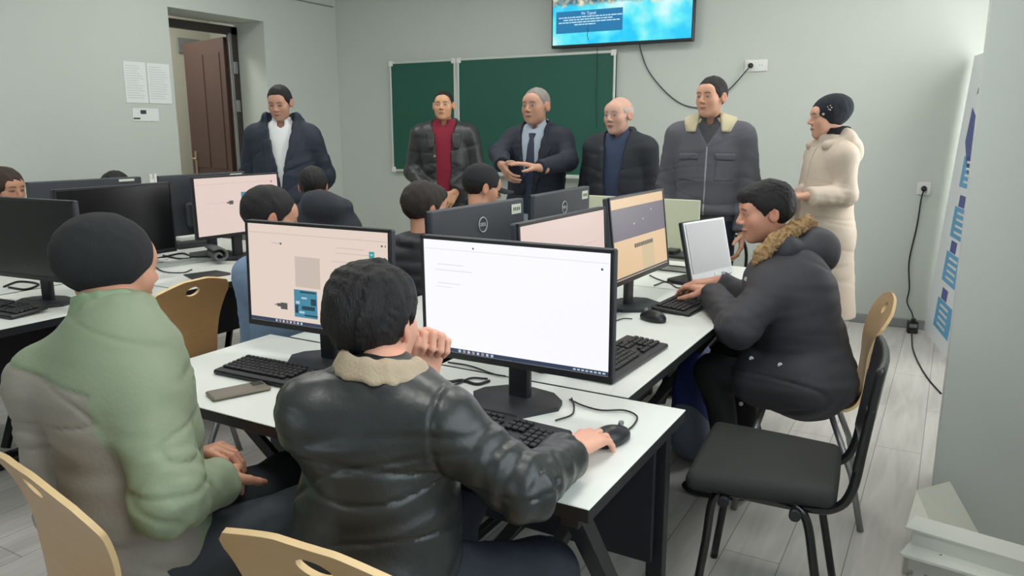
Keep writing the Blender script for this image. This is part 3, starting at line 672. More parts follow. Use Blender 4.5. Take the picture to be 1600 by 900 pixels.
dcord(pz([(1022, 446), (1042, 440), (1060, 450), (1078, 442)]), .003, 'greenish dark cable lying in front of the small tilted screen', grey_dark_cord)
dcord(pz([(240, 405), (262, 400), (285, 396), (300, 402), (280, 404), (255, 399)]), .005, 'bundled black cables on the left row desk below the switched-off monitor')
dcord(pz([(236, 412), (255, 424), (285, 426), (300, 421)]), .003, 'thin dark cable curving over the pale mat in the left row')
dcord(pz([(6, 448), (30, 440), (60, 444), (40, 452), (14, 449)]), .005, 'tangle of black cable at the left edge behind the keyboard')
# left row clutter
c = PZ(338, 407, .76)
rs_ = empty('rolled_scarf', (c[0], c[1], .75), Rd(-25), 'grey rolled-up knit scarf on the left row desk in front of the lit monitor', 'scarf')
mb = MB(); pts = [np.array([.0, (.006+.0050*a)*math.cos(a), .047+(.006+.0050*a)*math.sin(a)*.82]) for a in np.linspace(0, 8.6, 60)]
V = [p+np.array([s_*.085, 0, 0]) for s_ in (-1, 1) for p in pts]; n_ = len(pts)
o_ = newmesh('cloth_roll', V, [(i, i+1, n_+i+1, n_+i) for i in range(n_-1)], mat('grey_knit', srgb(104, 106, 106), .95, bump=.002, bs=180), rs_, smooth=True)
md = o_.modifiers.new('s', 'SOLIDIFY'); md.thickness = .011; md.offset = 0
c = PZ(322, 430, .75); t = empty('mouse_pad', (c[0], c[1], .7502), Rd(80), 'black mouse pad on the left row desk beside the empty chair', 'mouse pad'); MB().prism([(-.10, -.05), (-.07, -.085), (.08, -.085), (.1, -.05), (.09, .07), (-.07, .085)], 0, .004).build('pad', black_mt, t)
c = PZ(270, 412, .75); t = empty('grey_mat', (c[0], c[1], .7502), Rd(80), 'pale grey-green mat on the left row desk below the black monitor', 'mat'); MB().box((0, 0, .002), (.42, .16, .003), bev=.001).build('sheet', mat('mat_grey', srgb(176, 184, 178), .7), t)
bk_ = [PZ(292, 384, .76)]
for i, (m_, d_, lab) in enumerate(((black_mt, (.20, .15, .022), 'black box at the bottom of the little stack between the left row monitors'), (mat('grey_box', srgb(70, 74, 78), .6), (.18, .13, .02), 'dark grey box in the middle of the little stack between the left row monitors'), (white_pl, (.15, .11, .026), 'white box on top of the little stack between the left row monitors'))):
    t = empty('small_box', (bk_[0][0]-.02, bk_[0][1]+.03, .7502+[0, .0222, .0424][i]), Rd(80), lab, 'box'); MB().box((0, 0, d_[2]/2), d_, bev=.003).build('carton', m_, t)
    MB().box((0, 0, d_[2]+.0001), (d_[0]*.6, .02, .0006)).build('lid_strip', paper_ink, t)
# small silver frame things on the far island: card reader like tray on wire feet
t = empty('black_tray', tuple(PZ(1048, 420, .75)), Rd(86), 'low black tray on thin wire legs behind the sand page monitor', 'tray')
MB().box((0, 0, .075), (.16, .24, .016), bev=.004).build('tray_top', black_pl, t)
mb = MB()
for sx in (-.07, .07):
    mb.tube([(sx, -.11, .07), (sx, -.11, .003), (sx, .11, .003), (sx, .11, .07)], .003)
mb.tube([(-.07, -.11, .07), (.07, -.1, .004)], .0025); mb.build('wire_legs', cord_m, t)
MB().box((.0, .02, .092), (.10, .10, .016), bev=.003).build('black_case', black_pl, t); MB().box((0, .05, .106), (.05, .05, .012), bev=.002).build('white_case', white_pl, t)

# ---------------------------------------------------------------- chairs
def shell_chair(name='wooden_chair'):
    """beech plywood shell chair on four steel legs; the sitter faces +y; origin on the floor below the seat centre"""
    t = empty(name, (0, 0, 0))
    prof = spline([(.215, .425), (.19, .450), (.10, .452), (-.02, .440), (-.13, .432), (-.185, .450), (-.215, .50), (-.222, .57), (-.228, .66), (-.255, .76), (-.292, .84)], 6)   # (y, z)
    prof = np.array(prof); s = np.r_[0, np.cumsum(np.linalg.norm(np.diff(prof, axis=0), axis=1))]; Ltot = s[-1]
    nv, nu = 110, 60; sv = np.linspace(0, Ltot, nv); py = np.interp(sv, s, prof[:, 0]); pz_ = np.interp(sv, s, prof[:, 1])
    wv = np.interp(sv/Ltot, [0, .03, .1, .35, .47, .56, .66, .80, .93, .97, 1], [.30, .35, .39, .40, .37, .33, .335, .39, .435, .42, .37])
    V = []; 
    hc = .935; hole = (hc*Ltot, .036, .022)
    U = np.linspace(-1, 1, nu)
    uv = []
    for i in range(nv):
        topc = 0
        for u in U:
            x = u*wv[i]/2; curv = .012*(x/.2)**2*np.interp(sv[i]/Ltot, [0, .45, .6, 1], [.25, .4, 1.2, 1.0])
            up = np.interp(sv[i]/Ltot, [0, .45, .6, 1], [1, .8, .15, 0]); V.append([x, py[i]+curv*(1-up), pz_[i]+curv*up*.5]); uv.append([x, sv[i]])
    V = np.array(V); uv = np.array(uv)
    for k in range(len(V)):
        u_ = abs(uv[k, 0])/.21; rp = np.clip((uv[k, 1]/Ltot-.72)/.28, 0, 1); dz = .055*rp*np.clip(u_-.25, 0, 1)**1.3; V[k, 2] -= dz; V[k, 1] += dz*.25
    # pull the vertices next to the grip hole on to its edge
    e = np.hypot(uv[:, 0]/hole[1], (uv[:, 1]-hole[0])/hole[2])
    F = []
    for i in range(nv-1):
        for j in range(nu-1):
            q = [i*nu+j, i*nu+j+1, (i+1)*nu+j+1, (i+1)*nu+j]
            if (e[q] < 1.0).all(): continue
            F.append(q)
    # crisp hole: snap inner vertices outward
    near = np.where((e < 1.0) & (e > .3))[0]; used = set(np.array(F).ravel().tolist())
    slope = np.gradient(np.c_[py, pz_], sv, axis=0)
    for k in near:
        if k in used:
            i = k//nu; f_ = 1/e[k]-1; dx = uv[k, 0]*f_; dsv = (uv[k, 1]-hole[0])*f_; V[k, 0] += dx; V[k, 1] += slope[i, 0]*dsv; V[k, 2] += slope[i, 1]*dsv
    o = newmesh('seat_shell', V, F, [ply, ply_edge], t, smooth=True)
    md = o.modifiers.new('s', 'SOLIDIFY'); md.thickness = .011; md.offset = -1; md.material_offset_rim = 1
    es = o.modifiers.new('e', 'EDGE_SPLIT'); es.split_angle = math.radians(50)
    for sx in (-1, 1):
        MB().tube([(sx*.15, .13, .425), (sx*.205, .19, .2), (sx*.225, .215, 0)], .012, n=10).build('leg', steel, t)
        MB().tube([(sx*.15, -.10, .42), (sx*.205, -.19, .2), (sx*.225, -.235, 0)], .012, n=10).build('leg', steel, t)
        MB().tube([(sx*.15, .13, .425), (sx*.15, -.10, .418)], .011, n=10).build('side_rail', steel, t)
    MB().tube([(-.15, .10, .42), (.15, .10, .42)], .010, n=8).tube([(-.15, -.08, .414), (.15, -.08, .414)], .010, n=8).build('cross_rail', steel, t)
    mb = MB()
    for sx in (-.1, .1):
        for y in (.08, -.07): mb.tube([(sx, y, .448), (sx, y, .456)], .008, n=10)
    mb.build('rivet', steel, t)
    return t
ch0 = shell_chair(); placed = [0]
def put_chair(x, y, face, label, group=None):       # face = angle of the sitter's direction, degrees from +y, counter-clockwise
    t = ch0 if placed[0] == 0 else copy_tree(ch0); placed[0] = 1
    t.location = (x, y, 0); t.rotation_euler = (0, 0, Rd(face)); tag(t, label, 'chair')
    if group: t['group'] = group
    return t
put_chair(-1.393, 0.974, -9, 'beech plywood chair at the lower left under the person in green and grey jacket')
put_chair(-0.798, 1.035, 3, 'beech plywood chair in front under the person in black leather jacket')
put_chair(-.43, 3.06, 98, 'beech plywood chair on the right under the person with the fur hood')
put_chair(-2.93, 2.0, 96, 'empty beech plywood chair pushed up to the left row desk')
GH = 'plywood chairs hidden under seated people in the back'
put_chair(-2.10, 2.62, 0, 'plywood chair hidden under a seated person behind the monitors', GH)
for x, y, a in ((-2.12, 3.30, 0), (-4.42, 2.3, -90), (-4.30, 2.85, -90), (-2.60, 2.78, 20), (-2.30, 2.12, 90)): put_chair(x, y, a, 'plywood chair hidden under a seated person behind the monitors', GH)
# black upholstered chair
def office_chair(loc, rz, label):
    t = empty('black_chair', loc, rz, label, 'chair')
    sf = mat('black_seat_fabric', srgb(44, 46, 45), .85, bump=.0006, bs=500)
    gm = mat('glossy_black_tube', srgb(20, 22, 24), .25, spec=.6)
    f = lambda Q: smax(uni([bx((0, .0, .46), (.45, .43, .05), None, .024)], .01)(Q), -(Q[:, 2]-.437), .01)-.002*0
    def seatf(Q):
        q = Q.copy(); wd = 1+.12*(q[:, 1])/.21; q[:, 0] = q[:, 0]/wd
        d = bx((0, 0, .462), (.415, .40, .056), None, .026)(q); return d-.010*np.exp(-(q[:, 0]**2+q[:, 1]**2)/.03)
    sdf_obj('seat', seatf, (-.26, -.24, .42), (.26, .24, .51), .008, sf, t)
    def backf(Q):
        q = Q.copy(); q[:, 1] += .02*(q[:, 0]/.22)**2*-1+.01; a = .12; z = q[:, 2]-.70; y = q[:, 1]+.215
        y2 = y+z*a; return bx((0, 0, 0), (.37, .024, .30), None, .011)(np.c_[q[:, 0], y2+.045, z+.0])
    sdf_obj('backrest', backf, (-.25, -.36, .52), (.25, -.05, .87), .008, mat('black_back_shell', srgb(24, 25, 27), .35, coat=.3), t)
    for sx in (-1, 1):
        MB().tube(spline([(sx*.20, .17, 0), (sx*.185, .14, .25), (sx*.18, .125, .40), (sx*.175, .09, .432)], 5), .0125, n=12).build('leg', gm, t)
        MB().tube(spline([(sx*.21, -.21, 0), (sx*.19, -.16, .25), (sx*.18, -.13, .39), (sx*.175, -.09, .432)], 5), .0125, n=12).build('leg', gm, t)
        MB().tube([(sx*.175, .10, .432), (sx*.175, -.10, .432)], .0125, n=12).build('side_rail', gm, t)
    MB().tube(spline([(-.16, .15, .425), (-.16, -.12, .42), (-.165, -.20, .44), (-.17, -.235, .50), (-.17, -.25, .62), (-.17, -.262, .74)], 5), .013, n=12).build('back_tube', gm, t)
    MB().tube(spline([(.16, .15, .425), (.16, -.12, .42), (.165, -.20, .44), (.17, -.235, .50), (.17, -.25, .62), (.17, -.262, .74)], 5), .013, n=12).build('back_tube', gm, t)
    MB().tube([(-.2, .09, .42), (.2, .09, .42)], .011, n=10).tube([(-.2, -.10, .42), (.2, -.10, .42)], .011, n=10).build('cross_tube', gm, t)
    for sx in (-1, 1):
        for yy in (.09, -.10): MB().tube([(sx*.20, yy, .42), (sx*.225, yy, .42)], .016, n=12).build('end_cap', black_pl, t)
    return t
office_chair((-.40, 2.25, 0), Rd(95), 'black upholstered chair with tube legs standing empty on the right of the desks')
# small red-seated chair beyond the desks
rc_ = empty('red_seat_chair', (-1.30, 4.93, 0), Rd(20), 'dark tube chair with red seat beyond the island, seen between the screens', 'chair')
MB().box((0, 0, .45), (.38, .38, .03), bev=.01).build('seat', mat('dark_red_seat', srgb(120, 44, 48), .6), rc_)
for sx in (-1, 1):
    MB().tube([(sx*.17, .16, .44), (sx*.18, .19, 0)], .010).build('leg', cord_m, rc_); MB().tube([(sx*.17, -.16, .44), (sx*.18, -.2, 0)], .010).build('leg', cord_m, rc_)
MB().tube(spline([(-.17, -.18, .44), (-.17, -.22, .7), (-.10, -.24, .80), (.10, -.24, .80), (.17, -.22, .7), (.17, -.18, .44)]), .010).build('back_tube', cord_m, rc_)
# blue bag under the island
bg = empty('blue_bag', (-.90, 3.22, 0), 0, 'blue and pale grey bag standing under the island desk by the black trousers', 'bag')
def bagf(Q): return smax(uni([el((0, 0, .26), (.10, .15, .27)), el((.01, .02, .14), (.12, .17, .15))], .05)(Q)+.012*noise(Q, .15, 5), -Q[:, 2]+.002, .01)
bgm = mat('blue_bag_cloth', srgb(44, 62, 128), .6, attr='mask', col2=srgb(120, 130, 150)); o_, V_ = sdf_obj('bag_body', bagf, (-.15, -.2, 0), (.15, .2, .56), .012, bgm, bg)
a = o_.data.attributes.new('mask', 'FLOAT', 'POINT'); a.data.foreach_set('value', (.24-V_[:, 2]+.05*np.sin(V_[:, 1]*30)).astype(np.float32))
MB().tube(spline([(0, -.07, .5), (0, -.05, .60), (0, .05, .60), (0, .07, .5)]), .008).build('handle', desk_p, bg)
# ---------------------------------------------------------------- people
HAIR = {}
def hairmat(name, c): return mat('hair_'+name, c, .55, bump=.004, bs=60, stretch=(5, 5, 1.2), var=.25, vs=60, spec=.35)
def cloth(name, c, rough=.8, bump=.0012, bs=220, **k): return mat(name, c, rough, bump=bump, bs=bs, **k)
skin_m = mat('skin', (.5, .3, .2), .48, attr='Col', bump=.0004, bs=350, spec=.35)

def head_frame(look, tilt=0., roll=0.):
    y = unit(look); x = unit(np.cross(y, (0, 0, 1))); z = np.cross(x, y)
    if roll: c, s = math.cos(roll), math.sin(roll); x, z = c*x+s*z, -s*x+c*z
    return np.array([x, y, z]).T                       # columns: x right, y forward, z up
def head_fn(young=True, wide=1., jaw=1., beard=0, ears_on=True):
    fs = [el((0, -.018, .030), (.0755*wide, .096, .083)), el((0, .022, -.022), (.064*wide, .068, .088)), el((0, .030, -.068), (.053*wide*jaw, .052, .050)),
          el((0, .066, -.101), (.022*jaw, .018, .016)), el((.040*wide, .055, -.022), (.024, .024, .026)), el((-.040*wide, .055, -.022), (.024, .024, .026)),
          rc((-.034, .074, .024), (.034, .074, .024), .013), el((0, .060, .045), (.055, .030, .035))]
    base = uni(fs, .028)
    nose = uni([rc((0, .088, .014), (0, .108, -.024), .007, .011), el((.011, .098, -.030), (.008, .010, .007)), el((-.011, .098, -.030), (.008, .010, .007))], .008)
    sock = [el((s*.033, .103, .006), (.017, .016, .0125)) for s in (-1, 1)]
    lids = [el((s*.032, .0755, .004), (.0155, .0155, .0135)) for s in (-1, 1)]
    lip1 = el((0, .0865, -.0585), (.024, .0125, .006)); lip2 = el((0, .0850, -.0685), (.020, .012, .0065))
    ears = []
    for s in (-1, 1):
        a = Rd(22)*s; M = np.array([[math.cos(a), -math.sin(a), 0], [math.sin(a), math.cos(a), 0], [0, 0, 1]])
        ears.append((el((s*.083*wide, -.012, -.004), (.0085, .021, .033), M), el((s*.091*wide, -.006, .000), (.007, .010, .017), M)))
    def f(Q):
        d = base(Q); d = smin(d, nose(Q), .012)
        for s in sock: d = smax(d, -s(Q), .012)
        for l in lids: d = smin(d, l(Q), .004)
        d = smin(d, lip1(Q), .005); d = smin(d, lip2(Q), .005)
        for e_, c_ in (ears if ears_on else []): d = smin(d, smax(e_(Q), -c_(Q), .006), .008)
        return d
    return f
def paint_head(q, skin, brow, lips, old=0., stub=0., open_eye=True, smile=0):
    n = len(q); C = np.tile(np.array(skin), (n, 1)); x = np.abs(q[:, 0]); y = q[:, 1]; z = q[:, 2]
    def mixc(m, c): C[:] = C*(1-m[:, None])+np.array(c)*m[:, None]
    sm = lambda v, e: np.clip(.5-v/e, 0, 1)
    front = y > .045
    red = np.exp(-((x-.042)**2+(z+.028)**2)/.0005)*front*.25; mixc(red, np.array(skin)*np.array([1.05, .80, .75]))
    ear = np.clip((x-.074)/.008, 0, 1)*.4; mixc(ear, np.array(skin)*np.array([1.0, .72, .66]))
    if stub: mixc(sm(np.maximum(z+.045, -.2), .03)*(y > -.0)*stub*np.clip(1-np.exp(-((x)**2+(z+.064)**2)/.0002), 0, 1), np.array(brow))
    mixc(sm(np.hypot(x/.023, (z+.0635)/.0085)-1, .4)*front*.75, lips); mixc(sm(np.abs(z+.0635+.0008*0)-.0012, .0025)*(x < .021)*front*.7, np.array(lips)*.25)
    bz = .0245+.004*np.sin(np.clip((x-.012)/.036, 0, 1)*3.14); mixc(sm(np.abs(z-bz)-.0035, .004)*sm(np.abs(x-.031)-.0185, .006)*front*.85, brow)
    ey = np.hypot((x-.032)/.0135, (z-.004)/.0048)-1
    mixc(sm(ey-.25, .35)*front*.8, np.array(brow)*.8+np.array(skin)*.08)
    if open_eye:
        mixc(sm(ey, .3)*front, (.50, .46, .42)); mixc(sm(np.hypot(x-.032, z-.004)-.0052, .002)*sm(ey, .3)*front, (.02, .012, .01))
    mixc(sm(np.hypot(x-.010, z+.037)-.0035, .003)*front*.6, np.array(skin)*.3)
    return C
def hair_fn(kind, seed=0):
    base_r = {'short': (.086, .108, .099), 'full': (.091, .112, .101), 'big': (.093, .114, .106), 'thin': (.083, .104, .092), 'bald_sides': (.0825, .105, .088), 'long': (.095, .113, .10)}[kind]
    shell = el((0, -.018, .031), base_r)
    def f(Q):
        d = shell(Q); y = Q[:, 1]; z = Q[:, 2]; x = np.abs(Q[:, 0])
        if kind == 'big': d = smin(d, el((-.0, -.03, .085), (.070, .075, .045))(Q), .03)
        if kind == 'full' or kind == 'big': d = smin(d, el((0, .055, .075), (.055, .045, .032))(Q), .03)
        line = np.interp(y, [-.12, -.07, -.035, -.015, .005, .02, .035, .055, .08, .1], [-.075, -.078, -.06, .018, .008, -.012, .015, .036, .048, .050])
        if kind in ('thin', 'bald_sides'): line = line+np.interp(y, [-.04, .0, .04, .08], [0, .01, .012, .018])
        if kind == 'big': line = line-np.interp(y, [-.06, -.02], [.022, 0])
        if kind == 'long':
            line = np.interp(y, [-.12, .0, .04, .075, .1], [-.20, -.20, -.12, .05, .055]); d = smin(d, rc((0, -.045, .0), (0, -.04, -.16), .085, .06)(Q), .03)
        d = smax(d, line-z, .012)
        if kind == 'bald_sides': d = smax(d, z-.045-.3*np.maximum(-y-.03, 0)*0-.02*(y < -.05), .01)
        st = noise(Q, .035, seed, 5, (1, 1, .6)); d = d+(.0022 if kind != 'big' else .0045)*st
        if kind in ('big', 'full'): d = d+.0014*noise(Q, .010, seed+1, 5, (1, 1, .45))
        return d
    return f
def beanie_fn(slouch=0., low=-.03, seed=0):
    def f(Q):
        d = el((0, -.018, .034), (.093, .112, .096))(Q)
        if slouch: d = smin(d, el((0, -.060, .066), (.076, .070+slouch, .066))(Q), .05)
        line = np.interp(Q[:, 1], [-.12, -.05, -.01, .03, .06, .1], [-.074, -.074, -.050, -.010, .012, .024])+low+.03
        d = smax(d, line-Q[:, 2], .012)
        inner = el((0, -.018, .03), (.076, .097, .084))(Q)
        cuff = np.exp(-((Q[:, 2]-line-.03)/.0035)**2)*.0015
        return d+cuff+.0012*noise(Q, .05, seed, 4)+.0018*slouch*10*np.exp(-(noise(Q, .06, seed+1, 3)/.2)**2)
    return f
def xform(fn, c, M): return lambda Q: fn((Q-c)@M)
def headpart(name, fn, c, M, h, m, parent, org, lo=(-.12, -.17, -.14), hi=(.12, .14, .16)):
    V, Fc = polygonise(fn, lo, hi, h, .012); W = V@M.T+c
    return newmesh(name, W-org, Fc, m, parent, smooth=True), V

def hand_fn(Wp, D, N, T, curl=(20, 25, 20), s=1., spread=1., thumb=(.5, .8, .35), fingers=None, tcurl=25, size=1.):
    s = size
    """Wp wrist, D towards the knuckles, N out of the palm, T towards the thumb side"""
    D = unit(D); N = unit(N-D*np.dot(N, D)); T = unit(np.cross(N, D)*np.sign(np.dot(np.cross(N, D), T)+1e-9))
    K = []; offs = [.027, .009, -.010, -.028]; ln = [.088, .092, .087, .078]
    for o_, l_ in zip(offs, ln): K.append(Wp+D*l_*s+T*o_*s*spread)
    pal = [rc(Wp+T*o_*s*.55, k, .0145*s, .0115*s) for o_, k in zip(offs, K)]+[rc(Wp, Wp-D*.04*s, .024*s, .027*s)]
    pal.append(rc(Wp+D*.018*s+T*.016*s+N*.004*s, Wp+D*.05*s+T*.026*s+N*.006*s, .017*s, .013*s))
    seg = [(.043, .026, .021), (.047, .030, .022), (.044, .028, .022), (.034, .021, .019)]; fi = []
    for i, k in enumerate(K):
        a = 0; p = k; cu = fingers[i] if fingers else curl; dd = unit(D+T*(offs[i]*spread*3.2*(1 if fingers is None else .5)))
        chain = []; r = [.0098, .0088, .0080, .0070]
        if i == 3: r = [v*.88 for v in r]
        for j in range(3):
            a += Rd(cu[j]); dr_ = dd*math.cos(a)+N*math.sin(a); q = p+dr_*seg[i][j]*s; chain.append(rc(p, q, r[j]*s, r[j+1]*s)); p = q
        fi.append(uni(chain, .003))
    b0 = Wp+D*.028*s+T*.026*s+N*.004*s; td = unit(D*thumb[0]+T*thumb[1]+N*thumb[2]); p1 = b0+td*.040*s; t2 = unit(td+D*math.sin(Rd(tcurl))+N*math.sin(Rd(tcurl))*.5); p2 = p1+t2*.030*s; p3 = p2+unit(t2+D*.3)*.024*s
    th = uni([rc(b0, p1, .0145*s, .0110*s), rc(p1, p2, .0108*s, .0098*s), rc(p2, p3, .0098*s, .0078*s)], .004)
    palm = uni(pal, .012); 
    def f(Q):
        d = palm(Q); fd = fi[0](Q)
        for g in fi[1:]: fd = np.minimum(fd, g(Q))
        d = smin(d, fd, .006); return smin(d, th(Q), .008)
    pts = np.array([Wp-D*.05*s]+K+[p3, Wp+D*.2*s])
    return f, Wp+D*.06*s-.16*s, Wp+D*.06*s+.16*s, (K, N, D, T)

class Person:
    """joints in world coordinates: head neck pelvis shL shR elL elR wrL wrR hipL hipR knL knR anL anR; fwd = facing of the trunk"""
    def __init__(s, label, J, look, fwd, skin=(.42, .235, .155), hair=None, s_=1., res=.006, hres=.0042, roll=0., hs=.93, head_kw={}, paint={}, group=None, brow=(.03, .022, .018), lips=(.33, .12, .10), ground=None):
        s.J = {k: np.array(v, float) for k, v in J.items()}; J = s.J; s.res = res; s.hres = hres; s.skin = skin
        o = np.array([J['pelvis'][0], J['pelvis'][1], 0]); s.org = o
        s.U = unit(J['neck']-J['pelvis']); s.L = np.linalg.norm(J['neck']-J['pelvis']); F_ = np.array(fwd, float); F_ = unit(F_-s.U*(F_@s.U)); s.F = F_; s.X = np.cross(F_, s.U)
        s.M = np.array([s.X, s.F, s.U]).T
        s.HR = head_frame(look, 0, roll); s.HM = s.HR*hs; s.hc = J['head']
        # body: head with neck + hidden trunk and arms + hands, one mesh
        hf = head_fn(**head_kw); Vh, Fh = None, None
        nk = s.HR.T@(J['neck']-s.hc)/hs
        neckf = uni([rc((0, -.020, -.045), nk*np.array([1, 1, 1.]), .052, .060)], .02)
        fn = lambda Q: smin(hf(Q), neckf(Q), .022)
        V, Fc = polygonise(fn, np.minimum((-.11, -.14, -.15), nk-.07), np.maximum((.11, .13, .13), nk+.07), hres, .012)
        C = paint_head(V, skin, brow, lips, **paint); W = V@s.HM.T+s.hc
        Vs, Fs, Cs = [W], [Fc], [C]; n = len(W)
        arms = [rc(J['sh'+a], J['el'+a], .040, .034) for a in 'LR']+[rc(J['el'+a], J['wr'+a], .036, .024) for a in 'LR']
        tr_ = uni(arms+[el(J['pelvis']+s.U*s.L*.62, (.125, .075, .19), s.M), el(J['pelvis']+s.U*.02, (.11, .075, .12), s.M), rc(J['shL'], J['shR'], .045)]+[rc(J['hip'+a], J['kn'+a], .055, .045) for a in 'LR']+[rc(J['kn'+a], J['an'+a], .042, .03) for a in 'LR'], .04)
        allp = np.array([J[k] for k in J if k != 'head']); V, Fc = polygonise(tr_, allp.min(0)-.14, allp.max(0)+.14, .02)
        Vs.append(V); Fs.append(Fc+n); Cs.append(np.tile(skin, (len(V), 1))); n += len(V)
        s.parts = (Vs, Fs, Cs, n); s.label = label; s.group = group; s.body = None
    def hand(s, side, D, N, T, h=.003, **kw):
        Vs, Fs, Cs, n = s.parts; f, lo, hi, info = hand_fn(s.J['wr'+side], np.array(D, float), np.array(N, float), np.array(T, float), **kw)
        V, Fc = polygonise(f, lo, hi, h, .01); C = np.tile(s.skin, (len(V), 1)); K, N_, D_, T_ = info
        for k in K: m = np.exp(-((V-k)**2).sum(1)/.00012)[:, None]*.25; C = C*(1-m)+np.array(s.skin)*np.array([1, .75, .68])*m
        Vs.append(V); Fs.append(Fc+n); Cs.append(C); s.parts = (Vs, Fs, Cs, n+len(V))
    def finish_body(s):
        Vs, Fs, Cs, n = s.parts; V = np.concatenate(Vs)-s.org; F_ = np.concatenate(Fs); C = np.concatenate(Cs)
        o = newmesh('person', V, F_, skin_m, None, smooth=True); ca = o.data.color_attributes.new('Col', 'FLOAT_COLOR', 'POINT')
        ca.data.foreach_set('color', np.c_[C, np.ones(len(C))].astype(np.float32).ravel()); o.location = s.org
        s.body = tag(o, s.label, 'person', s.group); return o
    def loc(s, Q): return (Q-s.J['pelvis'])@s.M      # trunk coordinates: x right, y forward, z up from the pelvis
    def trunk(s, fat=0., w=1., deep=1., k=.07):
        J = s.J; L_ = s.L; sc = L_/.52
        sh = (np.linalg.norm(J['shL']-J['shR'])/2)/.18; c = lambda a, y=0: J['pelvis']+s.U*L_*a+s.F*y
        return uni([el(c(.02), (.165*w+fat, .118*deep+fat, .13+fat), s.M), el(c(.32, .008), (.152*w+fat, .112*deep+fat, .19*sc), s.M), el(c(.66, .005), (.172*w*sh+fat, .112*deep+fat, .19*sc+fat), s.M),
                    rc(J['shL']-s.U*.01, J['shR']-s.U*.01, .046+fat*.6), rc(J['neck']-s.U*.035, J['shL']*.85+J['neck']*.15, .046+fat*.35, .044+fat*.5), rc(J['neck']-s.U*.035, J['shR']*.85+J['neck']*.15, .046+fat*.35, .044+fat*.5)], k)
    def jacket(s, name, m, fat=.022, w=1., deep=1., hem=-.12, hemflare=0., V=None, arm=(.062, .056, .046), fold=.005, seed=0, puff=0, seams=(), res=None, extra=None, collar=None, sleeves=True, cuff=0., longcoat=None, foldscale=.16, mask=None, sleevefold=.006, back_cut=None, shorten=0.0):
        J = s.J; tk_ = s.trunk(fat, w, deep); sl = []
        if sleeves:
            for a in 'LR':
                wr = J['wr'+a]-unit(J['wr'+a]-J['el'+a])*shorten
                sl.append((J['sh'+a], J['el'+a], wr, rc(J['sh'+a], J['el'+a], arm[0]+.004, arm[1]), rc(J['el'+a], wr, arm[1], arm[2])))
        def f(Q):
            q = s.loc(Q); d = tk_(Q)
            if longcoat:
                zb, rb = longcoat; b_ = J['pelvis']-s.U*0+np.array([0, 0, zb-J['pelvis'][2]]); d = smin(d, uni([rc(J['pelvis']+s.X*t_, b_+s.X*t_*1.3, .11+fat, rb) for t_ in (-.06, .06)], .05)(Q), .06); d = smax(d, zb+.02-Q[:, 2], .01)
            else: d = smax(d, hem-q[:, 2], .012)
            if collar: d = smin(d, collar(Q, q), .02)
            if V is not None:
                zz, ww = V; wv = np.interp(q[:, 2]/s.L, zz, ww); cut = smax(np.abs(q[:, 0])-wv, -q[:, 1]+.02, .012); d = smax(d, -cut, .008)
            if puff: d = d-puff*np.abs(np.sin(q[:, 2]*math.pi/.055))
            for (a, b_, c_, f1, f2) in sl:
                d1 = f1(Q); d2 = f2(Q); dd = smin(d1, d2, .03)
                ax = unit(c_-b_); t2 = (Q-c_)@ax; dd = smax(dd, t2, .006)
                if cuff: dd = dd-cuff*np.exp(-((t2+.018)/.016)**2)
                te = np.linalg.norm(Q-b_, axis=1); ax1 = unit(b_-a); t1 = (Q-b_)@ax1
                ring = np.where(t1 < 0, t1, (Q-b_)@ax)
                dd = dd+sleevefold*np.sin(ring*110+5*noise(Q, .20, seed+7, 3))*(.15+.85*np.exp(-(te/.10)**2))*.45
                if puff: dd = dd-puff*np.abs(np.sin(ring*math.pi/.05))
                d = smin(d, dd, .012+.03*np.clip(1-np.linalg.norm(Q-a, axis=1)/.16, 0, 1))
            if extra: d = extra(Q, q, d)
            if fold:
                am = .35+.65*np.clip(1-q[:, 2]/s.L, 0, 1); d = d+fold*(noise(Q, foldscale*1.3, seed, 4, (1, 1, 1.5))*.35+am*.75*creases(Q, foldscale*1.6, seed+3, .10, (.55, .55, 2.6))+am*.35*noise(Q, foldscale*.7, seed+5, 4, (.5, .5, 2.4)))
            for sf_ in seams: d = d+.004*np.exp(-(sf_(Q, q)/.005)**2)
            return d
        ks = ['shL', 'shR', 'neck', 'pelvis']+(['elL', 'elR', 'wrL', 'wrR'] if sleeves else []); A = np.array([J[k] for k in ks]); lo = A.min(0)-.24; hi = A.max(0)+.20
        if longcoat: lo[2] = min(lo[2], longcoat[0]-.02)
        o, Vv = sdf_obj(name, f, lo, hi, res or s.res, m, s.body, s.org, slack=.03)
        if mask is not None:
            a = o.data.attributes.new('mask', 'FLOAT', 'POINT'); a.data.foreach_set('value', mask(Vv, s.loc(Vv)).astype(np.float32))
        s.jf = f; s.jbox = (lo, hi); return o
    def patch(s, name, m, region, thick=.004, base=None, box=None, res=None, front=True):
        """a thin layer lying on the jacket (or base) where region(q) < 0"""
        bf = base or s.jf; lo, hi = s.jbox if box is None else box
        def f(Q): q = s.loc(Q); return smax(smax(bf(Q)-thick, region(Q, q), .002), -(q[:, 1]) if front else q[:, 1]*0-1, .002)
        return sdf_obj(name, f, lo, hi, res or s.res, m, s.body, s.org, slack=.01)[0]
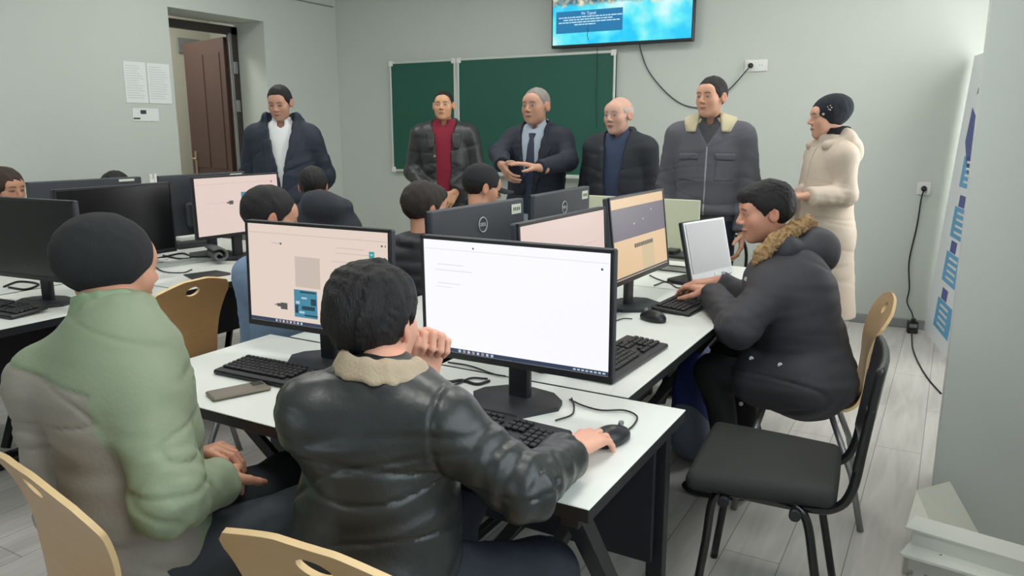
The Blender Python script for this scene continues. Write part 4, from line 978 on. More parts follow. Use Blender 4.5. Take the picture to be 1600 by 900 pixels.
    def shirt(s, m, fat=.006, name='shirt', w=1., deep=1., collar_r=.058, collar_h=.035, col_open=.35):
        J = s.J; tk_ = s.trunk(fat, w, deep)
        def f(Q):
            q = s.loc(Q); d = smax(tk_(Q), -.12-q[:, 2], .01)
            qq = (Q-J['neck'])@s.M; rho = np.hypot(qq[:, 0], qq[:, 1]*1.02-.002); an = np.abs(np.arctan2(qq[:, 0], qq[:, 1]))
            c = smax(np.abs(rho-collar_r-.1*np.maximum(-qq[:, 2]+.04, 0))-.006, np.abs(qq[:, 2]-.025+.25*np.maximum(qq[:, 1], 0))-collar_h, .004); c = smax(c, (col_open-an)*.05, .003)
            nk_ = rc(J['neck']+s.F*.05-s.U*.02, J['neck']+s.F*.02+s.U*.05, .035, .045)(Q)
            d = smax(d, -nk_, .01); return smin(d, c, .012)
        s.sf = f; A = np.array([J['shL'], J['shR'], J['neck'], J['pelvis']]); s.sbox = (A.min(0)-.2, A.max(0)+.16)
        return sdf_obj(name, f, *s.sbox, s.res, m, s.body, s.org)[0]
    def ring_collar(s, name, m, r=.085, h=.05, t=.016, up=.02, gap=.45, lean=.0, back=.0, flare=.35, bump=.002, res=None, seed=1, drop=.3):
        J = s.J
        def f(Q):
            qq = (Q-J['neck'])@s.M; qq = qq-np.array([0, -back, up]); qq[:, 2] += drop*np.maximum(qq[:, 1], 0)
            rho = np.hypot(qq[:, 0], qq[:, 1]); an = np.abs(np.arctan2(qq[:, 0], qq[:, 1])); d = smax(np.abs(rho-r+flare*qq[:, 2])-t, np.abs(qq[:, 2])-h, .012)
            d = smax(d, (gap-an)*.08, .006); return d+bump*noise(Q, .03, seed, 5)
        c = J['neck']; return sdf_obj(name, f, c-.22, c+.22, res or s.res*.8, m, s.body, s.org, slack=.02)[0]
    def trousers(s, m, w=1., r=(.088, .066, .05), fold=.004, seed=2, name='trousers', res=.011):
        J = s.J; fs = [el(J['pelvis']-s.U*.01, (.155*w, .115, .12), s.M)]
        for a in 'LR': fs += [rc(J['hip'+a], J['kn'+a], r[0]*w, r[1]), rc(J['kn'+a], J['an'+a], r[1], r[2])]
        g = uni(fs, .04)
        def f(Q):
            d = smax(g(Q), .05-Q[:, 2], .01); return d+fold*(noise(Q, .14, seed, 4)+creases(Q, .16, seed+1, .2))
        A = np.array([J[k] for k in ('hipL', 'hipR', 'knL', 'knR', 'anL', 'anR', 'pelvis')]); return sdf_obj(name, f, A.min(0)-.19, A.max(0)+.19, res, m, s.body, s.org)[0]
    def shoes(s, m):
        for a in 'LR':
            an = s.J['an'+a]; kn = s.J['kn'+a]; fw = np.array([s.F[0], s.F[1], 0]); fw = unit(fw); sd = np.array([fw[1], -fw[0], 0]); c = np.array([an[0], an[1], 0])
            M = np.array([sd, fw, (0, 0, 1)]).T
            f = lambda Q: smax(uni([el(c+fw*.07+(0, 0, .035), (.045, .13, .042), M), el(c-fw*.02+(0, 0, .045), (.038, .05, .055), M)], .03)(Q), .003-Q[:, 2], .004)
            sdf_obj('shoe', f, c-.2, c+np.array([.2, .2, .13]), .009, m, s.body, s.org)
    def hair(s, kind, m, seed=0, res=None): return headpart('hair', hair_fn(kind, seed), s.hc, s.HM, res or s.hres*.9, m, s.body, s.org, lo=(-.13, -.17, -.30 if kind == 'long' else -.14))[0]
    def cap(s, name, fn, m, res=None): return headpart(name, fn, s.hc, s.HM, res or s.hres, m, s.body, s.org, lo=(-.13, -.20, -.14), hi=(.13, .20, .17))[0]

def standing(pos_head, face, height=1.72, arms='down', lean=0., sw=.185):
    """joints of a standing figure whose head centre is pos_head; face = unit vector of the trunk"""
    F_ = unit((face[0], face[1], 0)); X = np.array([F_[1], -F_[0], 0]); hz = pos_head[2]; k = hz/1.60
    B = lambda x, y, z: np.array([pos_head[0], pos_head[1], 0])+X*x*k+F_*(y-.02)*k+np.array([0, 0, z*k])
    J = dict(head=pos_head, neck=B(0, -.03, 1.462), pelvis=B(0, 0, .93), shL=B(-sw*.93, -.02, 1.385), shR=B(sw*.93, -.02, 1.385), hipL=B(-.09, 0, .90), hipR=B(.09, 0, .90),
             knL=B(-.10, .01, .50), knR=B(.10, .01, .50), anL=B(-.11, -.03, .09), anR=B(.11, -.03, .09))
    A = {'down': ((.222, -.03, 1.10), (.215, .06, .86)), 'back': ((.240, -.10, 1.13), (.07, -.17, .93)), 'front': ((.24, -.02, 1.11), (.10, .20, .98))}[arms]
    for a, sg_ in (('L', -1), ('R', 1)):
        for nme, p in zip(('el', 'wr'), A): J[nme+a] = B(sg_*p[0], p[1], p[2])
    return J
def toward(p, x, y, z=None):          # unit vector from p to a world point
    v = np.array([x-p[0], y-p[1], 0 if z is None else z-p[2]]); return unit(v)
def seated(head, face, seat=.45, lean=0., sw=.165, legs=.42, drop=.165):
    F_ = unit((face[0], face[1], 0)); X = np.array([F_[1], -F_[0], 0]); h = np.array(head, float)
    pel = np.array([h[0], h[1], 0])-F_*(lean+.03)+np.array([0, 0, seat+.12]); nk = h-F_*.05-np.array([0, 0, drop-.02])
    B = lambda b, x, y, z: b+X*x+F_*y+np.array([0, 0, z])
    J = dict(head=h, neck=nk, pelvis=pel, shL=B(nk, -sw, 0, -.075), shR=B(nk, sw, 0, -.075), hipL=B(pel, -.09, .02, -.03), hipR=B(pel, .09, .02, -.03),
             knL=B(pel, -.12, legs, -.02), knR=B(pel, .12, legs, -.02), anL=B(pel, -.12, legs+.02, .09-pel[2]), anR=B(pel, .12, legs+.02, .09-pel[2]))
    for a, sg_ in (('L', -1), ('R', 1)): J['el'+a] = B(J['sh'+a], sg_*.05, .08, -.27); J['wr'+a] = B(J['el'+a], -sg_*.05, .24, .05)
    return J
black_shoe = mat('black_shoe_leather', srgb(24, 24, 26), .4)
dark_tr = cloth('dark_trousers', srgb(26, 29, 38)); camdir = lambda p: unit(np.array([0, 0, H])-p)
hair_bk = hairmat('black', srgb(26, 24, 26)); hair_br = hairmat('dark_brown', srgb(58, 42, 34)); hair_gr = hairmat('grey', srgb(140, 134, 128)); hair_wh = hairmat('white', srgb(186, 180, 172))
def thick_collar(p, r=.03, up=.01, spread=.075):
    n_ = p.J['neck']; return lambda Q, q: uni([rc(n_+p.X*spread*math.cos(a)+p.F*spread*math.sin(a)+p.U*up, n_+p.X*spread*math.cos(a+.7)+p.F*spread*math.sin(a+.7)+p.U*up, r) for a in np.arange(-3.8, 2.2, .7)], .02)(Q)
_fh = unit((_f[0], _f[1], 0))
def fd(a, z=0.): a = Rd(a); v = -_fh*math.cos(a)-_r*math.sin(a); return unit((v[0], v[1], z))
SK = lambda r, g, b: srgb(r, g, b)

# standing row ---------------------------------------------------------------------------
# navy parka
J = standing(P(437, 161, 4.9), fd(-6), arms='back', sw=.18); 
p = Person('person in a navy parka over a white shirt, standing by the doorway', J, fd(4, -.30), fd(-6), skin=SK(196, 150, 128), hs=.86, res=.0085, hres=.0045, head_kw=dict(wide=1.04, jaw=1.12), paint=dict(open_eye=False, stub=.08))
for a in 'LR': p.hand(a, -p.U*.6+p.X*(.5 if a == 'L' else -.5), -p.F, p.U)
p.finish_body(); p.hair('short', hair_bk)
p.shirt(mat('white_shirt', srgb(226, 228, 228), .8, bump=.001, bs=120), fat=.010)
nav = cloth('navy_parka', srgb(34, 42, 58), .7, .0015, 90)
p.jacket('parka', nav, fat=.034, w=1.02, hem=-.22, V=([.30, .50, .72, 1.05], [.002, .022, .055, .085]), arm=(.078, .072, .055), fold=.010, foldscale=.2, seed=11, collar=lambda Q, q: uni([rc(p.J['neck']+p.X*s_*.10-p.U*.01-p.F*.01, p.J['neck']+p.X*s_*.085+p.U*.045+p.F*.03, .036, .040) for s_ in (-1, 1)]+[rc(p.J['neck']+p.X*.09+p.U*.01-p.F*.03, p.J['neck']-p.X*.09+p.U*.01-p.F*.03, .05)], .04)(Q))
p.patch('storm_flap', nav, lambda Q, q: np.maximum(np.abs(q[:, 0]-.055-.03*(q[:, 2]/p.L))-.028, np.abs(q[:, 2]-.18)-.26), .008)
p.trousers(dark_tr, 1.05); p.shoes(black_shoe)

# leather jacket over red shirt
J = standing(P(693, 165, 5.7), fd(2), arms='front', sw=.195)
p = Person('person in leather jacket over a dark red polo shirt, before the chalkboard', J, fd(6, .02), fd(0), skin=SK(206, 158, 124), hs=.88, res=.0095, hres=.0048, head_kw=dict(wide=1.06, jaw=1.15), paint=dict(open_eye=True))
for a in 'LR': p.hand(a, -p.U*.7+p.X*(.5 if a == 'L' else -.5)+p.F*.2, -p.F, p.X*(1 if a == 'L' else -1)+p.F*.5)
p.finish_body(); p.hair('thin', hair_bk)
p.shirt(mat('red_polo', srgb(126, 22, 46), .85, bump=.001, bs=200), fat=.014, collar_r=.062, collar_h=.028)
lea = mat('black_leather_back_row', srgb(44, 46, 48), .42, bump=.002, bs=40, spec=.5)
p.jacket('leather_jacket', lea, fat=.028, w=1.0, hem=-.16, V=([-.3, .2, .6, .9, 1.1], [.045, .045, .055, .075, .10]), arm=(.074, .068, .054), fold=.009, foldscale=.2, seed=12, collar=lambda Q, q: uni([rc(p.J['neck']+p.X*s_*.10-p.U*.03+p.F*.03, p.J['neck']+p.X*s_*.075+p.U*.025-p.F*.01, .020, .018) for s_ in (-1, 1)]+[rc(p.J['neck']+p.X*.075+p.U*.03-p.F*.03, p.J['neck']-p.X*.075+p.U*.03-p.F*.03, .02)], .03)(Q))
for s_ in (-1, 1): p.patch('lapel', lea, lambda Q, q, s_=s_: np.maximum(np.abs(q[:, 0]*s_-.095-.0*q[:, 2])-.035+.25*np.maximum(.42-q[:, 2], 0), np.abs(q[:, 2]-.41)-.06), .010)
b_ = MB()
for z_ in (.10, .30): c = p.J['pelvis']+p.U*z_+p.X*.062+p.F*.15-p.org; b_.tube([c-p.F*.02, c+p.F*.006], .009, n=12)
b_.build('snap_button', steel, p.body)
p.trousers(dark_tr, 1.05); p.shoes(black_shoe)

# dark suit with tie
J = standing(P(837, 166, 4.9), fd(22), sw=.185)
J['elR'] = P(780, 240, 4.95); J['wrR'] = P(784, 258, 4.72); J['elL'] = P(888, 252, 4.85); J['wrL'] = P(842, 262, 4.64)
p = Person('person in dark navy suit and tie with both hands raised, before the chalkboard', J, fd(34, -.02), fd(22), skin=SK(196, 150, 126), hs=.95, res=.008, hres=.0045, head_kw=dict(wide=1.07, jaw=1.18), paint=dict(open_eye=True, stub=.05), brow=(.10, .085, .075))
p.hand('R', p.X*-.55-p.U*.55+p.F*.4, -p.F*.5-p.X, p.U*.6+p.F*.4, curl=(15, 25, 20))
p.hand('L', P(818, 256, 4.62)-p.J['wrL'], -p.U-p.F*.2, p.F-p.U*.0, curl=(6, 12, 8), thumb=(.7, .6, .3))
p.finish_body(); p.hair('thin', hair_gr)
p.shirt(mat('pale_blue_shirt', srgb(176, 190, 204), .8, bump=.0008, bs=160), fat=.014, collar_r=.06, collar_h=.034, col_open=.2)
p.patch('tie', mat('navy_tie', srgb(34, 46, 70), .5, bump=.001, bs=300), lambda Q, q: np.maximum(np.abs(q[:, 0])-np.interp(q[:, 2]/p.L, [-.2, .1, .80, .86, .92], [.05, .047, .020, .014, .024]), np.maximum(q[:, 2]-.93*p.L, -.02-q[:, 2])), .010, base=p.sf, box=p.sbox, res=.006)
suit = cloth('navy_suit', srgb(28, 34, 48), .75, .0008, 260)
p.jacket('suit_jacket', suit, fat=.032, w=1.05, hem=-.22, V=([-.5, -.1, .1, .25, .9, 1.1], [.11, .05, .03, .035, .082, .09]), arm=(.070, .060, .048), fold=.006, foldscale=.22, seed=13)
for s_ in (-1, 1): p.patch('lapel', suit, lambda Q, q, s_=s_: np.maximum(np.maximum(q[:, 0]*s_-np.interp(q[:, 2]/p.L, [.25, .75, .8, 1.], [.05, .135, .11, .10]), .2*p.L-q[:, 2]), -q[:, 0]*s_), .008)
p.trousers(dark_tr, 1.08); p.shoes(black_shoe)

# bald, dark jacket
J = standing(P(966, 180, 4.75), fd(30), arms='down', sw=.19)
p = Person('bald person in a dark jacket over a blue shirt, standing by the chalkboard', J, fd(42, -.05), fd(26), skin=SK(206, 164, 146), hs=.95, res=.0085, hres=.0045, head_kw=dict(wide=1.03, jaw=1.05), paint=dict(open_eye=True), brow=(.30, .26, .22))
for a in 'LR': p.hand(a, -p.U+p.F*.3, p.X*(1 if a == 'L' else -1), p.F)
p.finish_body(); p.hair('bald_sides', hair_wh)
p.shirt(mat('slate_blue_shirt', srgb(48, 62, 88), .8, bump=.001, bs=200), fat=.014)
djk = cloth('charcoal_jacket', srgb(38, 42, 50), .75, .001, 200)
p.jacket('jacket', djk, fat=.036, w=1.08, hem=-.16, V=([-.4, .2, .6, .9, 1.1], [.035, .04, .052, .07, .085]), arm=(.076, .070, .055), fold=.008, foldscale=.2, seed=14, collar=lambda Q, q: uni([rc(p.J['neck']+p.X*s_*.085-p.U*.02+p.F*.045, p.J['neck']+p.X*s_*.065+p.U*.035-p.F*.01, .018) for s_ in (-1, 1)]+[rc(p.J['neck']+p.X*.065+p.U*.04-p.F*.03, p.J['neck']-p.X*.065+p.U*.04-p.F*.03, .02)], .03)(Q))
p.patch('placket', djk, lambda Q, q: np.maximum(np.abs(q[:, 0]-.075)-.022, np.abs(q[:, 2]-.16)-.28), .006)
p.trousers(dark_tr, 1.08); p.shoes(black_shoe)

# grey jacket with fleece collar
J = standing(P(1111, 152, 4.3), fd(22), arms='down', sw=.192)
p = Person('person in a grey zip jacket with pale fleece collar, standing by the wall', J, fd(46, -.02), fd(20), skin=SK(204, 156, 132), hs=.90, res=.0075, hres=.004, head_kw=dict(wide=1.02, jaw=1.08), paint=dict(open_eye=True, stub=.06))
for a in 'LR': p.hand(a, -p.U+p.F*.3, p.X*(1 if a == 'L' else -1), p.F)
p.finish_body(); p.hair('short', hair_bk)
p.shirt(mat('checked_shirt', srgb(70, 72, 76), .85, bump=.001, bs=200, var=.5, vs=60), fat=.012)
gj = cloth('slate_grey_jacket', srgb(86, 87, 95), .8, .0008, 300)
p.jacket('jacket', gj, fat=.028, w=1.02, hem=.02, V=([.72, .80, .95, 1.1], [-.02, .012, .055, .07]), arm=(.074, .070, .056), fold=.007, foldscale=.2, seed=15, extra=lambda Q, q, d: d-.006*np.exp(-((q[:, 2]-.045)/.02)**2))
fle = mat('cream_fleece', srgb(196, 188, 158), .95, bump=.004, bs=160)
def fleece(Q, q):
    n_ = (Q-p.J['neck'])@p.M; x = np.abs(n_[:, 0]); return np.maximum(np.maximum(np.hypot(n_[:, 0]*.86, n_[:, 1]*1.0-.03)-.125, .045+.35*np.maximum(-.02-n_[:, 2], 0)*0+.30*np.clip(n_[:, 1]-.03, 0, 1)-x+(n_[:, 1] < .02)*-.2), -.058-n_[:, 2])
p.patch('fleece_collar', fle, fleece, .016, front=False)
p.ring_collar('collar_stand', fle, r=.084, h=.024, t=.013, up=.022, gap=.6, flare=.4, bump=.003, drop=.4, seed=3)
p.patch('zip', mat('zip_grey', srgb(150, 152, 156), .4, metal=.4), lambda Q, q: np.maximum(np.abs(q[:, 0])-.005, np.abs(q[:, 2]-.21)-.19), .004, res=.005)
for s_ in (-1, 1):
    p.patch('chest_pocket', gj, lambda Q, q, s_=s_: np.maximum(np.abs(q[:, 0]-s_*.10)-.055, np.abs(q[:, 2]-.345)-.018), .010)
    p.patch('seam_panel', gj, lambda Q, q, s_=s_: np.maximum(np.abs(q[:, 0]-s_*.10)-.052, np.abs(q[:, 2]-.27)-.06), .003)
p.trousers(cloth('navy_trousers', srgb(30, 38, 54)), 1.0); p.shoes(black_shoe)

# woman in the cream coat
J = standing(P(1293, 184, 4.1), fd(82), sw=.15)
J['elL'] = P(1322, 305, 4.02); J['wrL'] = P(1262, 306, 3.98); J['elR'] = P(1290, 300, 4.3); J['wrR'] = P(1250, 305, 4.15)
p = Person('person in long cream hooded coat and black knit cap, standing in profile', J, fd(92, -.04), fd(80), skin=SK(206, 160, 138), hs=.89, res=.0075, hres=.004, head_kw=dict(wide=.96, jaw=.85, ears_on=False), paint=dict(open_eye=True), lips=(.42, .14, .12))
p.hand('L', fd(90, -.05), -p.U-p.F*.1, p.F*0+p.X, curl=(30, 35, 25), size=.92); p.hand('R', fd(92, -.1), -p.U, -p.X, curl=(30, 35, 25), size=.92)
p.finish_body()
p.cap('knit_cap', beanie_fn(.012, -.034, 3), mat('black_knit_back', srgb(30, 34, 42), .95, bump=.002, bs=120, stretch=(1, 1, 1)))
lk = MB(); HM = p.HM
for (x_, y_, z_, r_) in ((-.094, .02, .045, .004), (-.094, .03, .050, .0035), (-.093, .012, .058, .004), (-.094, .035, .062, .003), (-.090, .058, .022, .0065), (-.094, .02, .070, .003)):
    c = p.hc+HM@np.array((x_, y_, z_))-p.org; lk.tube([c+HM@np.array((.008, 0, 0)), c-HM@np.array((.002, 0, 0))], r_, n=8)
lk.build('cap_beads', mat('silver_beads', srgb(190, 180, 180), .25, metal=.8), p.body)
scf = mat('black_scarf', srgb(28, 28, 34), .95, bump=.002, bs=100); p.ring_collar('scarf', scf, r=.064, h=.040, t=.018, up=.045, gap=-1, flare=.1, bump=.004, drop=.2, seed=5)
coat_m = mat('cream_coat', srgb(196, 182, 166), .7, bump=.0012, bs=90)
def hood(Q):
    n_ = p.J['neck']; return .003*noise(Q, .1, 3)+uni([el(n_-p.F*.085-p.U*.045, (.12, .06, .095), p.M), rc(n_+p.X*-.07+p.U*.05-p.F*.02, n_-p.F*.09+p.U*.015, .03), rc(n_+p.X*.07+p.U*.05-p.F*.02, n_-p.F*.09+p.U*.015, .03), rc(n_+p.X*-.08+p.U*.025-p.F*.03, n_+p.X*-.075-p.U*.02+p.F*.085, .026, .028), rc(n_+p.X*.08+p.U*.025-p.F*.03, n_+p.X*.075-p.U*.02+p.F*.085, .026, .028), rc(n_+p.X*.08+p.U*.02-p.F*.05, n_-p.X*.08+p.U*.02-p.F*.05, .03)], .03)(Q)
p.jacket('long_coat', coat_m, fat=.022, w=1.0, deep=1.05, longcoat=(.42, .17), arm=(.060, .055, .044), fold=.004, foldscale=.24, seed=16, collar=lambda Q, q: thick_collar(p, .022, .02, .07)(Q, q), seams=(lambda Q, q: q[:, 2]-.10+.0*q[:, 0],), cuff=.004)
sdf_obj('hood', hood, p.J['neck']-.22, p.J['neck']+.22, .0075, coat_m, p.body, p.org)
p.patch('coat_placket', coat_m, lambda Q, q: np.maximum(np.abs(q[:, 0])-.028, np.abs(q[:, 2]-.05)-.42), .007)
p.trousers(dark_tr, .9); p.shoes(black_shoe)

# seated people at the back -----------------------------------------------------------------
def quick(label, head, look, face, jm, hk, hm, kind, sw=.165, fat=.02, puff=0, skin=SK(196, 146, 120), fold=.006, seed=0, collar=None, res=.010, lean=0., legs=.40, hs=.92, cap=None, hd=None, hres=.005, head_kw={}, seat=.45):
    J = seated(head, face, sw=sw, lean=lean, legs=legs, seat=seat)
    if hd: J.update(hd)
    p = Person(label, J, look, face, skin=skin, res=res, hres=hres, hs=hs, head_kw=head_kw, paint=dict(open_eye=False))
    for a in 'LR': p.hand(a, p.F-p.U*.1, -p.U, p.X*(1 if a == 'L' else -1), h=.005)
    p.finish_body()
    if cap: p.cap(*cap)
    if hk: p.hair(hk, hm, seed)
    c_ = collar(p) if collar else None
    p.jacket(kind, jm, fat=fat, hem=-.10, fold=fold, puff=puff, seed=seed, collar=c_, V=None)
    p.trousers(dark_tr, 1.0, res=.014); p.shoes(black_shoe); return p
den = cloth('blue_denim', srgb(128, 152, 180), .85, .001, 300, var=.12, vs=20)
quick('black-haired person in light blue denim, seated behind the circuit board monitor', P(456, 338, 2.80), fd(-118, -.25), fd(-165), den, 'short', hair_bk, 'denim_jacket', legs=.26, sw=.15, hd=dict(head=P(424, 341, 2.80)), seed=21, collar=lambda p: thick_collar(p, .016, .0, .066), lean=-.02, hres=.0042, fat=.018)
blk = cloth('black_hooded_jacket', srgb(42, 46, 54), .8, .0015, 120)
def hoodback(p): n_ = p.J['neck']; return lambda Q, q: uni([el(n_-p.F*.06+p.U*.0, (.105, .07, .085), p.M), rc(n_+p.X*.08, n_-p.X*.08, .05)], .03)(Q)
quick('person in black hooded jacket seen from behind, seated before the navy parka', P(490, 292, 3.75), fd(176, -.25), fd(-170), blk, 'full', hair_bk, 'hooded_jacket', seed=22, collar=hoodback, fat=.028, hs=.76, hd=dict(neck=P(512, 320, 3.66)))
puf = mat('black_puffer', srgb(34, 37, 44), .55, bump=.001, bs=60)
quick('person with brown-black hair in a quilted black jacket, seated behind the nearer emblem monitor', P(665, 325, 3.38), fd(-128, -.12), fd(-172), puf, 'full', hairmat('brown_black', srgb(44, 36, 34)), 'puffer_jacket', legs=.25, seed=23, puff=.010, fold=.003, collar=lambda p: thick_collar(p, .028, .005, .078), fat=.024, hres=.0042)
capm = cloth('black_cap_cloth', srgb(28, 30, 36), .85)
def capfn(Q):
    d = smax(el((0, -.018, .034), (.088, .110, .094))(Q), (.012+.02*(Q[:, 1] < 0)*0)-Q[:, 2]-.25*np.minimum(Q[:, 1], 0)*-0, .01)
    br_ = smax(el((0, .10, .018), (.068, .085, .060))(Q), np.abs(Q[:, 2]-.022+1.2*Q[:, 0]**2*6)-.004, .004); return smin(d, smax(br_, .05-Q[:, 1], .01), .01)
q7 = quick('person in a black peaked cap seated behind the farther emblem monitor', P(754, 293, 3.9), fd(-112, -.28), fd(-165), blk, 'short', hair_bk, 'dark_jacket', seed=24, cap=('peaked_cap', capfn, capm), collar=lambda p: thick_collar(p, .02, .0, .07), fat=.024)
quick('brown-haired person at the left edge, seated beyond the rear monitor', P(10, 296, 4.1), fd(-70, -.1), fd(-60), cloth('brown_sweater', srgb(66, 58, 56)), 'long', hair_br, 'sweater', seed=25, fat=.012)
quick('person showing only the top of black hair above the rear monitors', P(180, 300, 4.55), fd(0, -.3), fd(-60), blk, 'full', hair_bk, 'dark_jacket', seed=26, fat=.02)

# the person with the fur hood -----------------------------------------------------------------
J = dict(head=P(1195, 331, 2.9), neck=P(1222, 398, 2.93), pelvis=P(1262, 592, 2.92), shL=P(1205, 452, 2.77), shR=P(1240, 425, 3.12), elL=P(1152, 512, 2.73), wrL=P(1112, 458, 3.0), elR=P(1170, 470, 3.2), wrR=P(1120, 440, 3.22),
         hipL=P(1250, 610, 2.80), hipR=P(1262, 590, 3.0), knL=(-.74, 2.88, .52), knR=(-.74, 3.10, .52), anL=(-.64, 2.90, .09), anR=(-.60, 3.12, .09))
p = Person('person in charcoal parka with brown fur hood, seated in profile and typing', J, fd(92, -.16), fd(105), skin=SK(206, 152, 128), res=.0065, hres=.0036, head_kw=dict(wide=.98, jaw=.95), paint=dict(open_eye=True, stub=.12))
p.hand('L', P(1078, 444, 3.12)-p.J['wrL'], (0, 0, -1), -_fh, curl=(18, 22, 15), fingers=[(14, 18, 12), (18, 22, 15), (20, 24, 15), (22, 24, 15)]); p.hand('R', fd(100, -.12), (0, 0, -1), _fh, curl=(18, 22, 15))
p.finish_body(); p.hair('full', hair_bk, 31)
pk = cloth('charcoal_parka', srgb(58, 58, 64), .72, .001, 200)
p3 = p
def hood3(Q):
    return .004*noise(Q, .12, 3)+uni([el(P(1268, 388, 2.95), (.13, .10, .085), p3.M), rc(P(1232, 388, 2.82), P(1285, 402, 2.9), .045, .05), rc(P(1195, 410, 2.86), P(1225, 392, 2.80), .03, .035), rc(P(1225, 385, 3.08), P(1275, 392, 3.02), .04)], .05)(Q)
p.jacket('parka', pk, fat=.040, w=1.04, deep=1.2, hem=-.16, arm=(.072, .072, .050), fold=.010, foldscale=.19, seed=32, collar=lambda Q, q: np.minimum(thick_collar(p3, .024, .0, .075)(Q, q), uni([rc(p3.J['hip'+a_]-p3.F*.02+p3.U*.02, p3.J['hip'+a_]*.55+p3.J['kn'+a_]*.45+p3.U*.01, .125, .105) for a_ in 'LR'], .05)(Q)), res=.0065, sleevefold=.006, cuff=.003)
sdf_obj('hood', hood3, P(1250, 390, 2.95)-.26, P(1250, 390, 2.95)+.26, .006, pk, p.body, p.org)
fur = mat('brown_fur', srgb(176, 144, 102), .9, bump=.010, bs=110, var=.45, vs=50)
fp = [P(1186, 412, 2.84), P(1192, 396, 2.81), P(1212, 376, 2.79), P(1240, 358, 2.84), P(1262, 350, 2.93), P(1262, 352, 3.03), P(1240, 368, 3.08), P(1215, 392, 3.06)]
furf = uni([rc(a, b, .024) for a, b in zip(fp[:-1], fp[1:])], .02)
sdf_obj('fur_trim', lambda Q: furf(Q)+.008*noise(Q, .022, 6, 5)+.004*noise(Q, .009, 8, 5), np.min(fp, 0)-.06, np.max(fp, 0)+.06, .0045, fur, p.body, p.org, slack=.02)
fs_ = MB(); rr = np.random.default_rng(4)
for k in range(1100):
    i = rr.integers(0, len(fp)-1); t = rr.random(); c = fp[i]*(1-t)+fp[i+1]*t; ax_ = unit(fp[i+1]-fp[i]); v = rr.normal(size=3); v = unit(v-ax_*(v@ax_)); d_ = unit(v+ax_*rr.uniform(-.5, .5)+np.array([0, 0, -.2])); s_ = np.cross(d_, ax_)*.0011
    a_ = c+v*.020-p.org; e_ = a_+d_*rr.uniform(.012, .026); fs_.add([a_-s_, a_+s_, e_], [(0, 1, 2)], 0)
fs_.build('fur_strands', fur, p.body)
b_ = MB()
for x_, y_, d_ in ((1166, 436, 2.9), (1130, 427, 3.05), (1174, 560, 2.62), (1219, 570, 2.60), (1158, 631, 2.66)):
    c = P(x_, y_, d_); v = unit(CAMP-c)
    c = c+v*.35
    for _ in range(160):
        if p.jf(c[None])[0] > .001: c = c-v*.005
    b_.tube([c-p.org-v*.006, c-p.org+v*.005], .0085, n=12)
b_.build('snap_button', mat('silver_snap', srgb(220, 220, 222), .3, metal=.4), p.body)
p.trousers(cloth('black_trousers', srgb(20, 21, 24)), 1.0, r=(.082, .064, .052)); p.shoes(black_shoe)
mb = MB(); c = P(1136, 453, 2.98)-p.org; ax_ = unit(p.J['wrL']-p.J['elL'])
mb.tube([c, c+ax_*.03], .034, n=18); 

# green and grey jacket --------------------------------------------------------------------------
J = dict(head=P(172, 420, 1.74), neck=P(176, 488, 1.70), pelvis=P(215, 850, 1.68), shL=P(66, 598, 1.70), shR=P(232, 634, 1.60), elL=P(110, 790, 1.76), wrL=P(296, 716, 1.88), elR=P(266, 780, 1.50), wrR=P(342, 752, 1.70),
         hipL=(0, 0, 0), hipR=(0, 0, 0))
pe = J['pelvis']; J['hipL'] = pe+np.array([-.07, .06, -.03]); J['hipR'] = pe+np.array([.11, .02, -.03]); J['knL'] = pe+np.array([.02, .42, -.02]); J['knR'] = pe+np.array([.22, .40, -.02]); J['anL'] = np.array([pe[0]+.0, pe[1]+.36, .09]); J['anR'] = np.array([pe[0]+.22, pe[1]+.38, .09])
p = Person('person in black knit cap and green-grey jacket seated at the lower left', J, fd(-146, -.12), fd(-140), skin=SK(200, 148, 122), hs=.98, res=.006, hres=.0038, head_kw=dict(wide=.98, ears_on=False), paint=dict(open_eye=True, stub=.25))
p.hand('L', P(325, 706, 1.86)-p.J['wrL'], (0, 0, -1), -_fh+np.array([0, 0, .4]), curl=(35, 40, 25)); p.hand('R', P(350, 735, 1.78)-p.J['wrR'], (0, 0, -1), _fh, curl=(35, 40, 25))
p.finish_body(); p.hair('thin', hair_bk, 41)
p.cap('knit_cap', beanie_fn(.0, -.066, 4), mat('black_knit', srgb(34, 36, 38), .95, bump=.0015, bs=260, stretch=(1, 1, .3)))
gg = mat('green_grey_jacket', srgb(134, 148, 122), .55, bump=.0008, bs=120, attr='mask', col2=srgb(142, 138, 128), spec=.4, thr=0.)
def col1(Q, q): return thick_collar(p, .013, .012, .070)(Q, q)
p.jacket('two_tone_jacket', gg, fat=.026, w=1.0, deep=1.05, hem=-.10, arm=(.072, .068, .050), fold=.009, foldscale=.18, seed=42, collar=col1, res=.0055, sleevefold=.006, cuff=.004,
         mask=lambda V, q: np.minimum(np.minimum(.74*p.L-.36*q[:, 0]-q[:, 2], .12-q[:, 0]+.5*np.maximum(.27-q[:, 2], 0)), .06-q[:, 1]), seams=(lambda Q, q: np.where(q[:, 0] < .12, .74*p.L-.36*q[:, 0]-q[:, 2], 1),))
p.ring_collar('collar', mat('green_collar', srgb(128, 150, 120), .6, bump=.001, bs=150), r=.074, h=.026, t=.008, up=.020, gap=.25, flare=.25, bump=.002, drop=.45)
p.trousers(cloth('charcoal_jeans', srgb(52, 58, 64), .8, .001, 300), 1.02, r=(.09, .068, .052), res=.009); p.shoes(black_shoe)

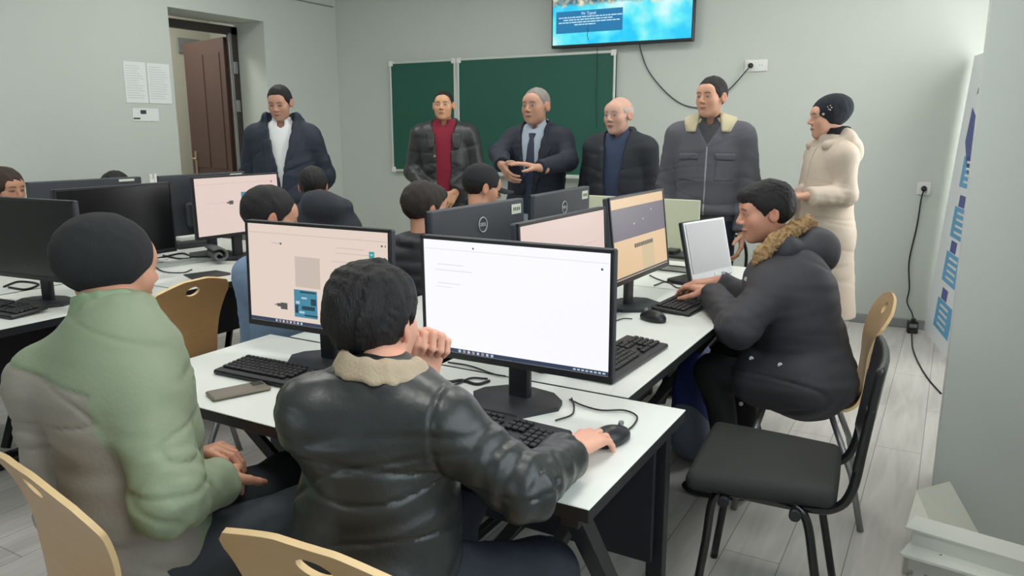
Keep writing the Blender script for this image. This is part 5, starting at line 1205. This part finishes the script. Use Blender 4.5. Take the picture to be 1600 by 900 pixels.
# black leather jacket ---------------------------------------------------------------------------
J = dict(head=P(588, 505, 1.53), neck=P(602, 584, 1.47), pelvis=P(580, 905, 1.52), shL=P(490, 650, 1.44), shR=P(698, 668, 1.42), elL=P(610, 690, 1.64), wrL=P(664, 585, 1.66), elR=P(822, 765, 1.40), wrR=P(893, 704, 1.60),
         hipL=P(530, 915, 1.5), hipR=P(640, 920, 1.5))
pe = J['pelvis']; J['knL'] = pe+np.array([-.08, .42, -.02]); J['knR'] = pe+np.array([.26, .24, -.04]); J['anL'] = np.array([pe[0]-.08, pe[1]+.36, .09]); J['anR'] = np.array([pe[0]+.26, pe[1]+.22, .09])
p = Person('person with thick black hair in black leather jacket, right hand on the mouse', J, fd(-158, -.06), fd(-158), skin=SK(222, 168, 144), res=.006, hres=.0036, roll=.08, head_kw=dict(wide=.96, jaw=.95), paint=dict(open_eye=True))
mo = np.array([-.615, 1.535, .79]); 
p.hand('R', (mo+np.array([0, .03, 0]))-p.J['wrR'], (0, 0, -1), -_r*1.0+np.array([0, 0, .0]), h=.0026, fingers=[(12, 22, 18), (10, 22, 18), (14, 26, 20), (18, 30, 22)], size=1.0)
p.hand('L', (.12, .10, 1), -_fh*.0+np.array([-.5, .4, 0])*-1, -_fh, h=.0026, fingers=[(75, 85, 60), (78, 88, 60), (78, 88, 60), (80, 85, 60)], thumb=(.7, .3, .6), size=1.02)
p.finish_body(); p.hair('big', hair_bk, 51, res=.003)
le = mat('black_leather', srgb(40, 44, 44), .36, bump=.0012, bs=45, spec=.55, var=.1, vs=12)
p.jacket('leather_jacket', le, fat=.024, w=.94, deep=1.05, hem=-.14, arm=(.063, .057, .049), fold=.009, foldscale=.17, seed=52, shorten=.035, collar=lambda Q, q: thick_collar(p, .016, -.008, .076)(Q, q), res=.0052, sleevefold=.010, cuff=.004,
         seams=(lambda Q, q: np.where(np.abs(q[:, 0]) < .15, q[:, 2]-.66*p.L+.3*q[:, 0]**2, 1), lambda Q, q: np.where((q[:, 1] < .05) & (q[:, 2] > .15), np.abs(q[:, 0])-.165+.12*np.maximum(q[:, 2]-.2, 0), 1)))
p.ring_collar('fleece_collar', mat('beige_fleece', srgb(176, 160, 136), .9, bump=.002, bs=200), r=.080, h=.022, t=.010, up=.024, gap=.5, flare=.45, bump=.002, drop=.40, back=.008)
p.trousers(cloth('dark_blue_jeans', srgb(30, 36, 48), .8, .001, 300), 1.0, r=(.088, .068, .052), res=.009); p.shoes(black_shoe)
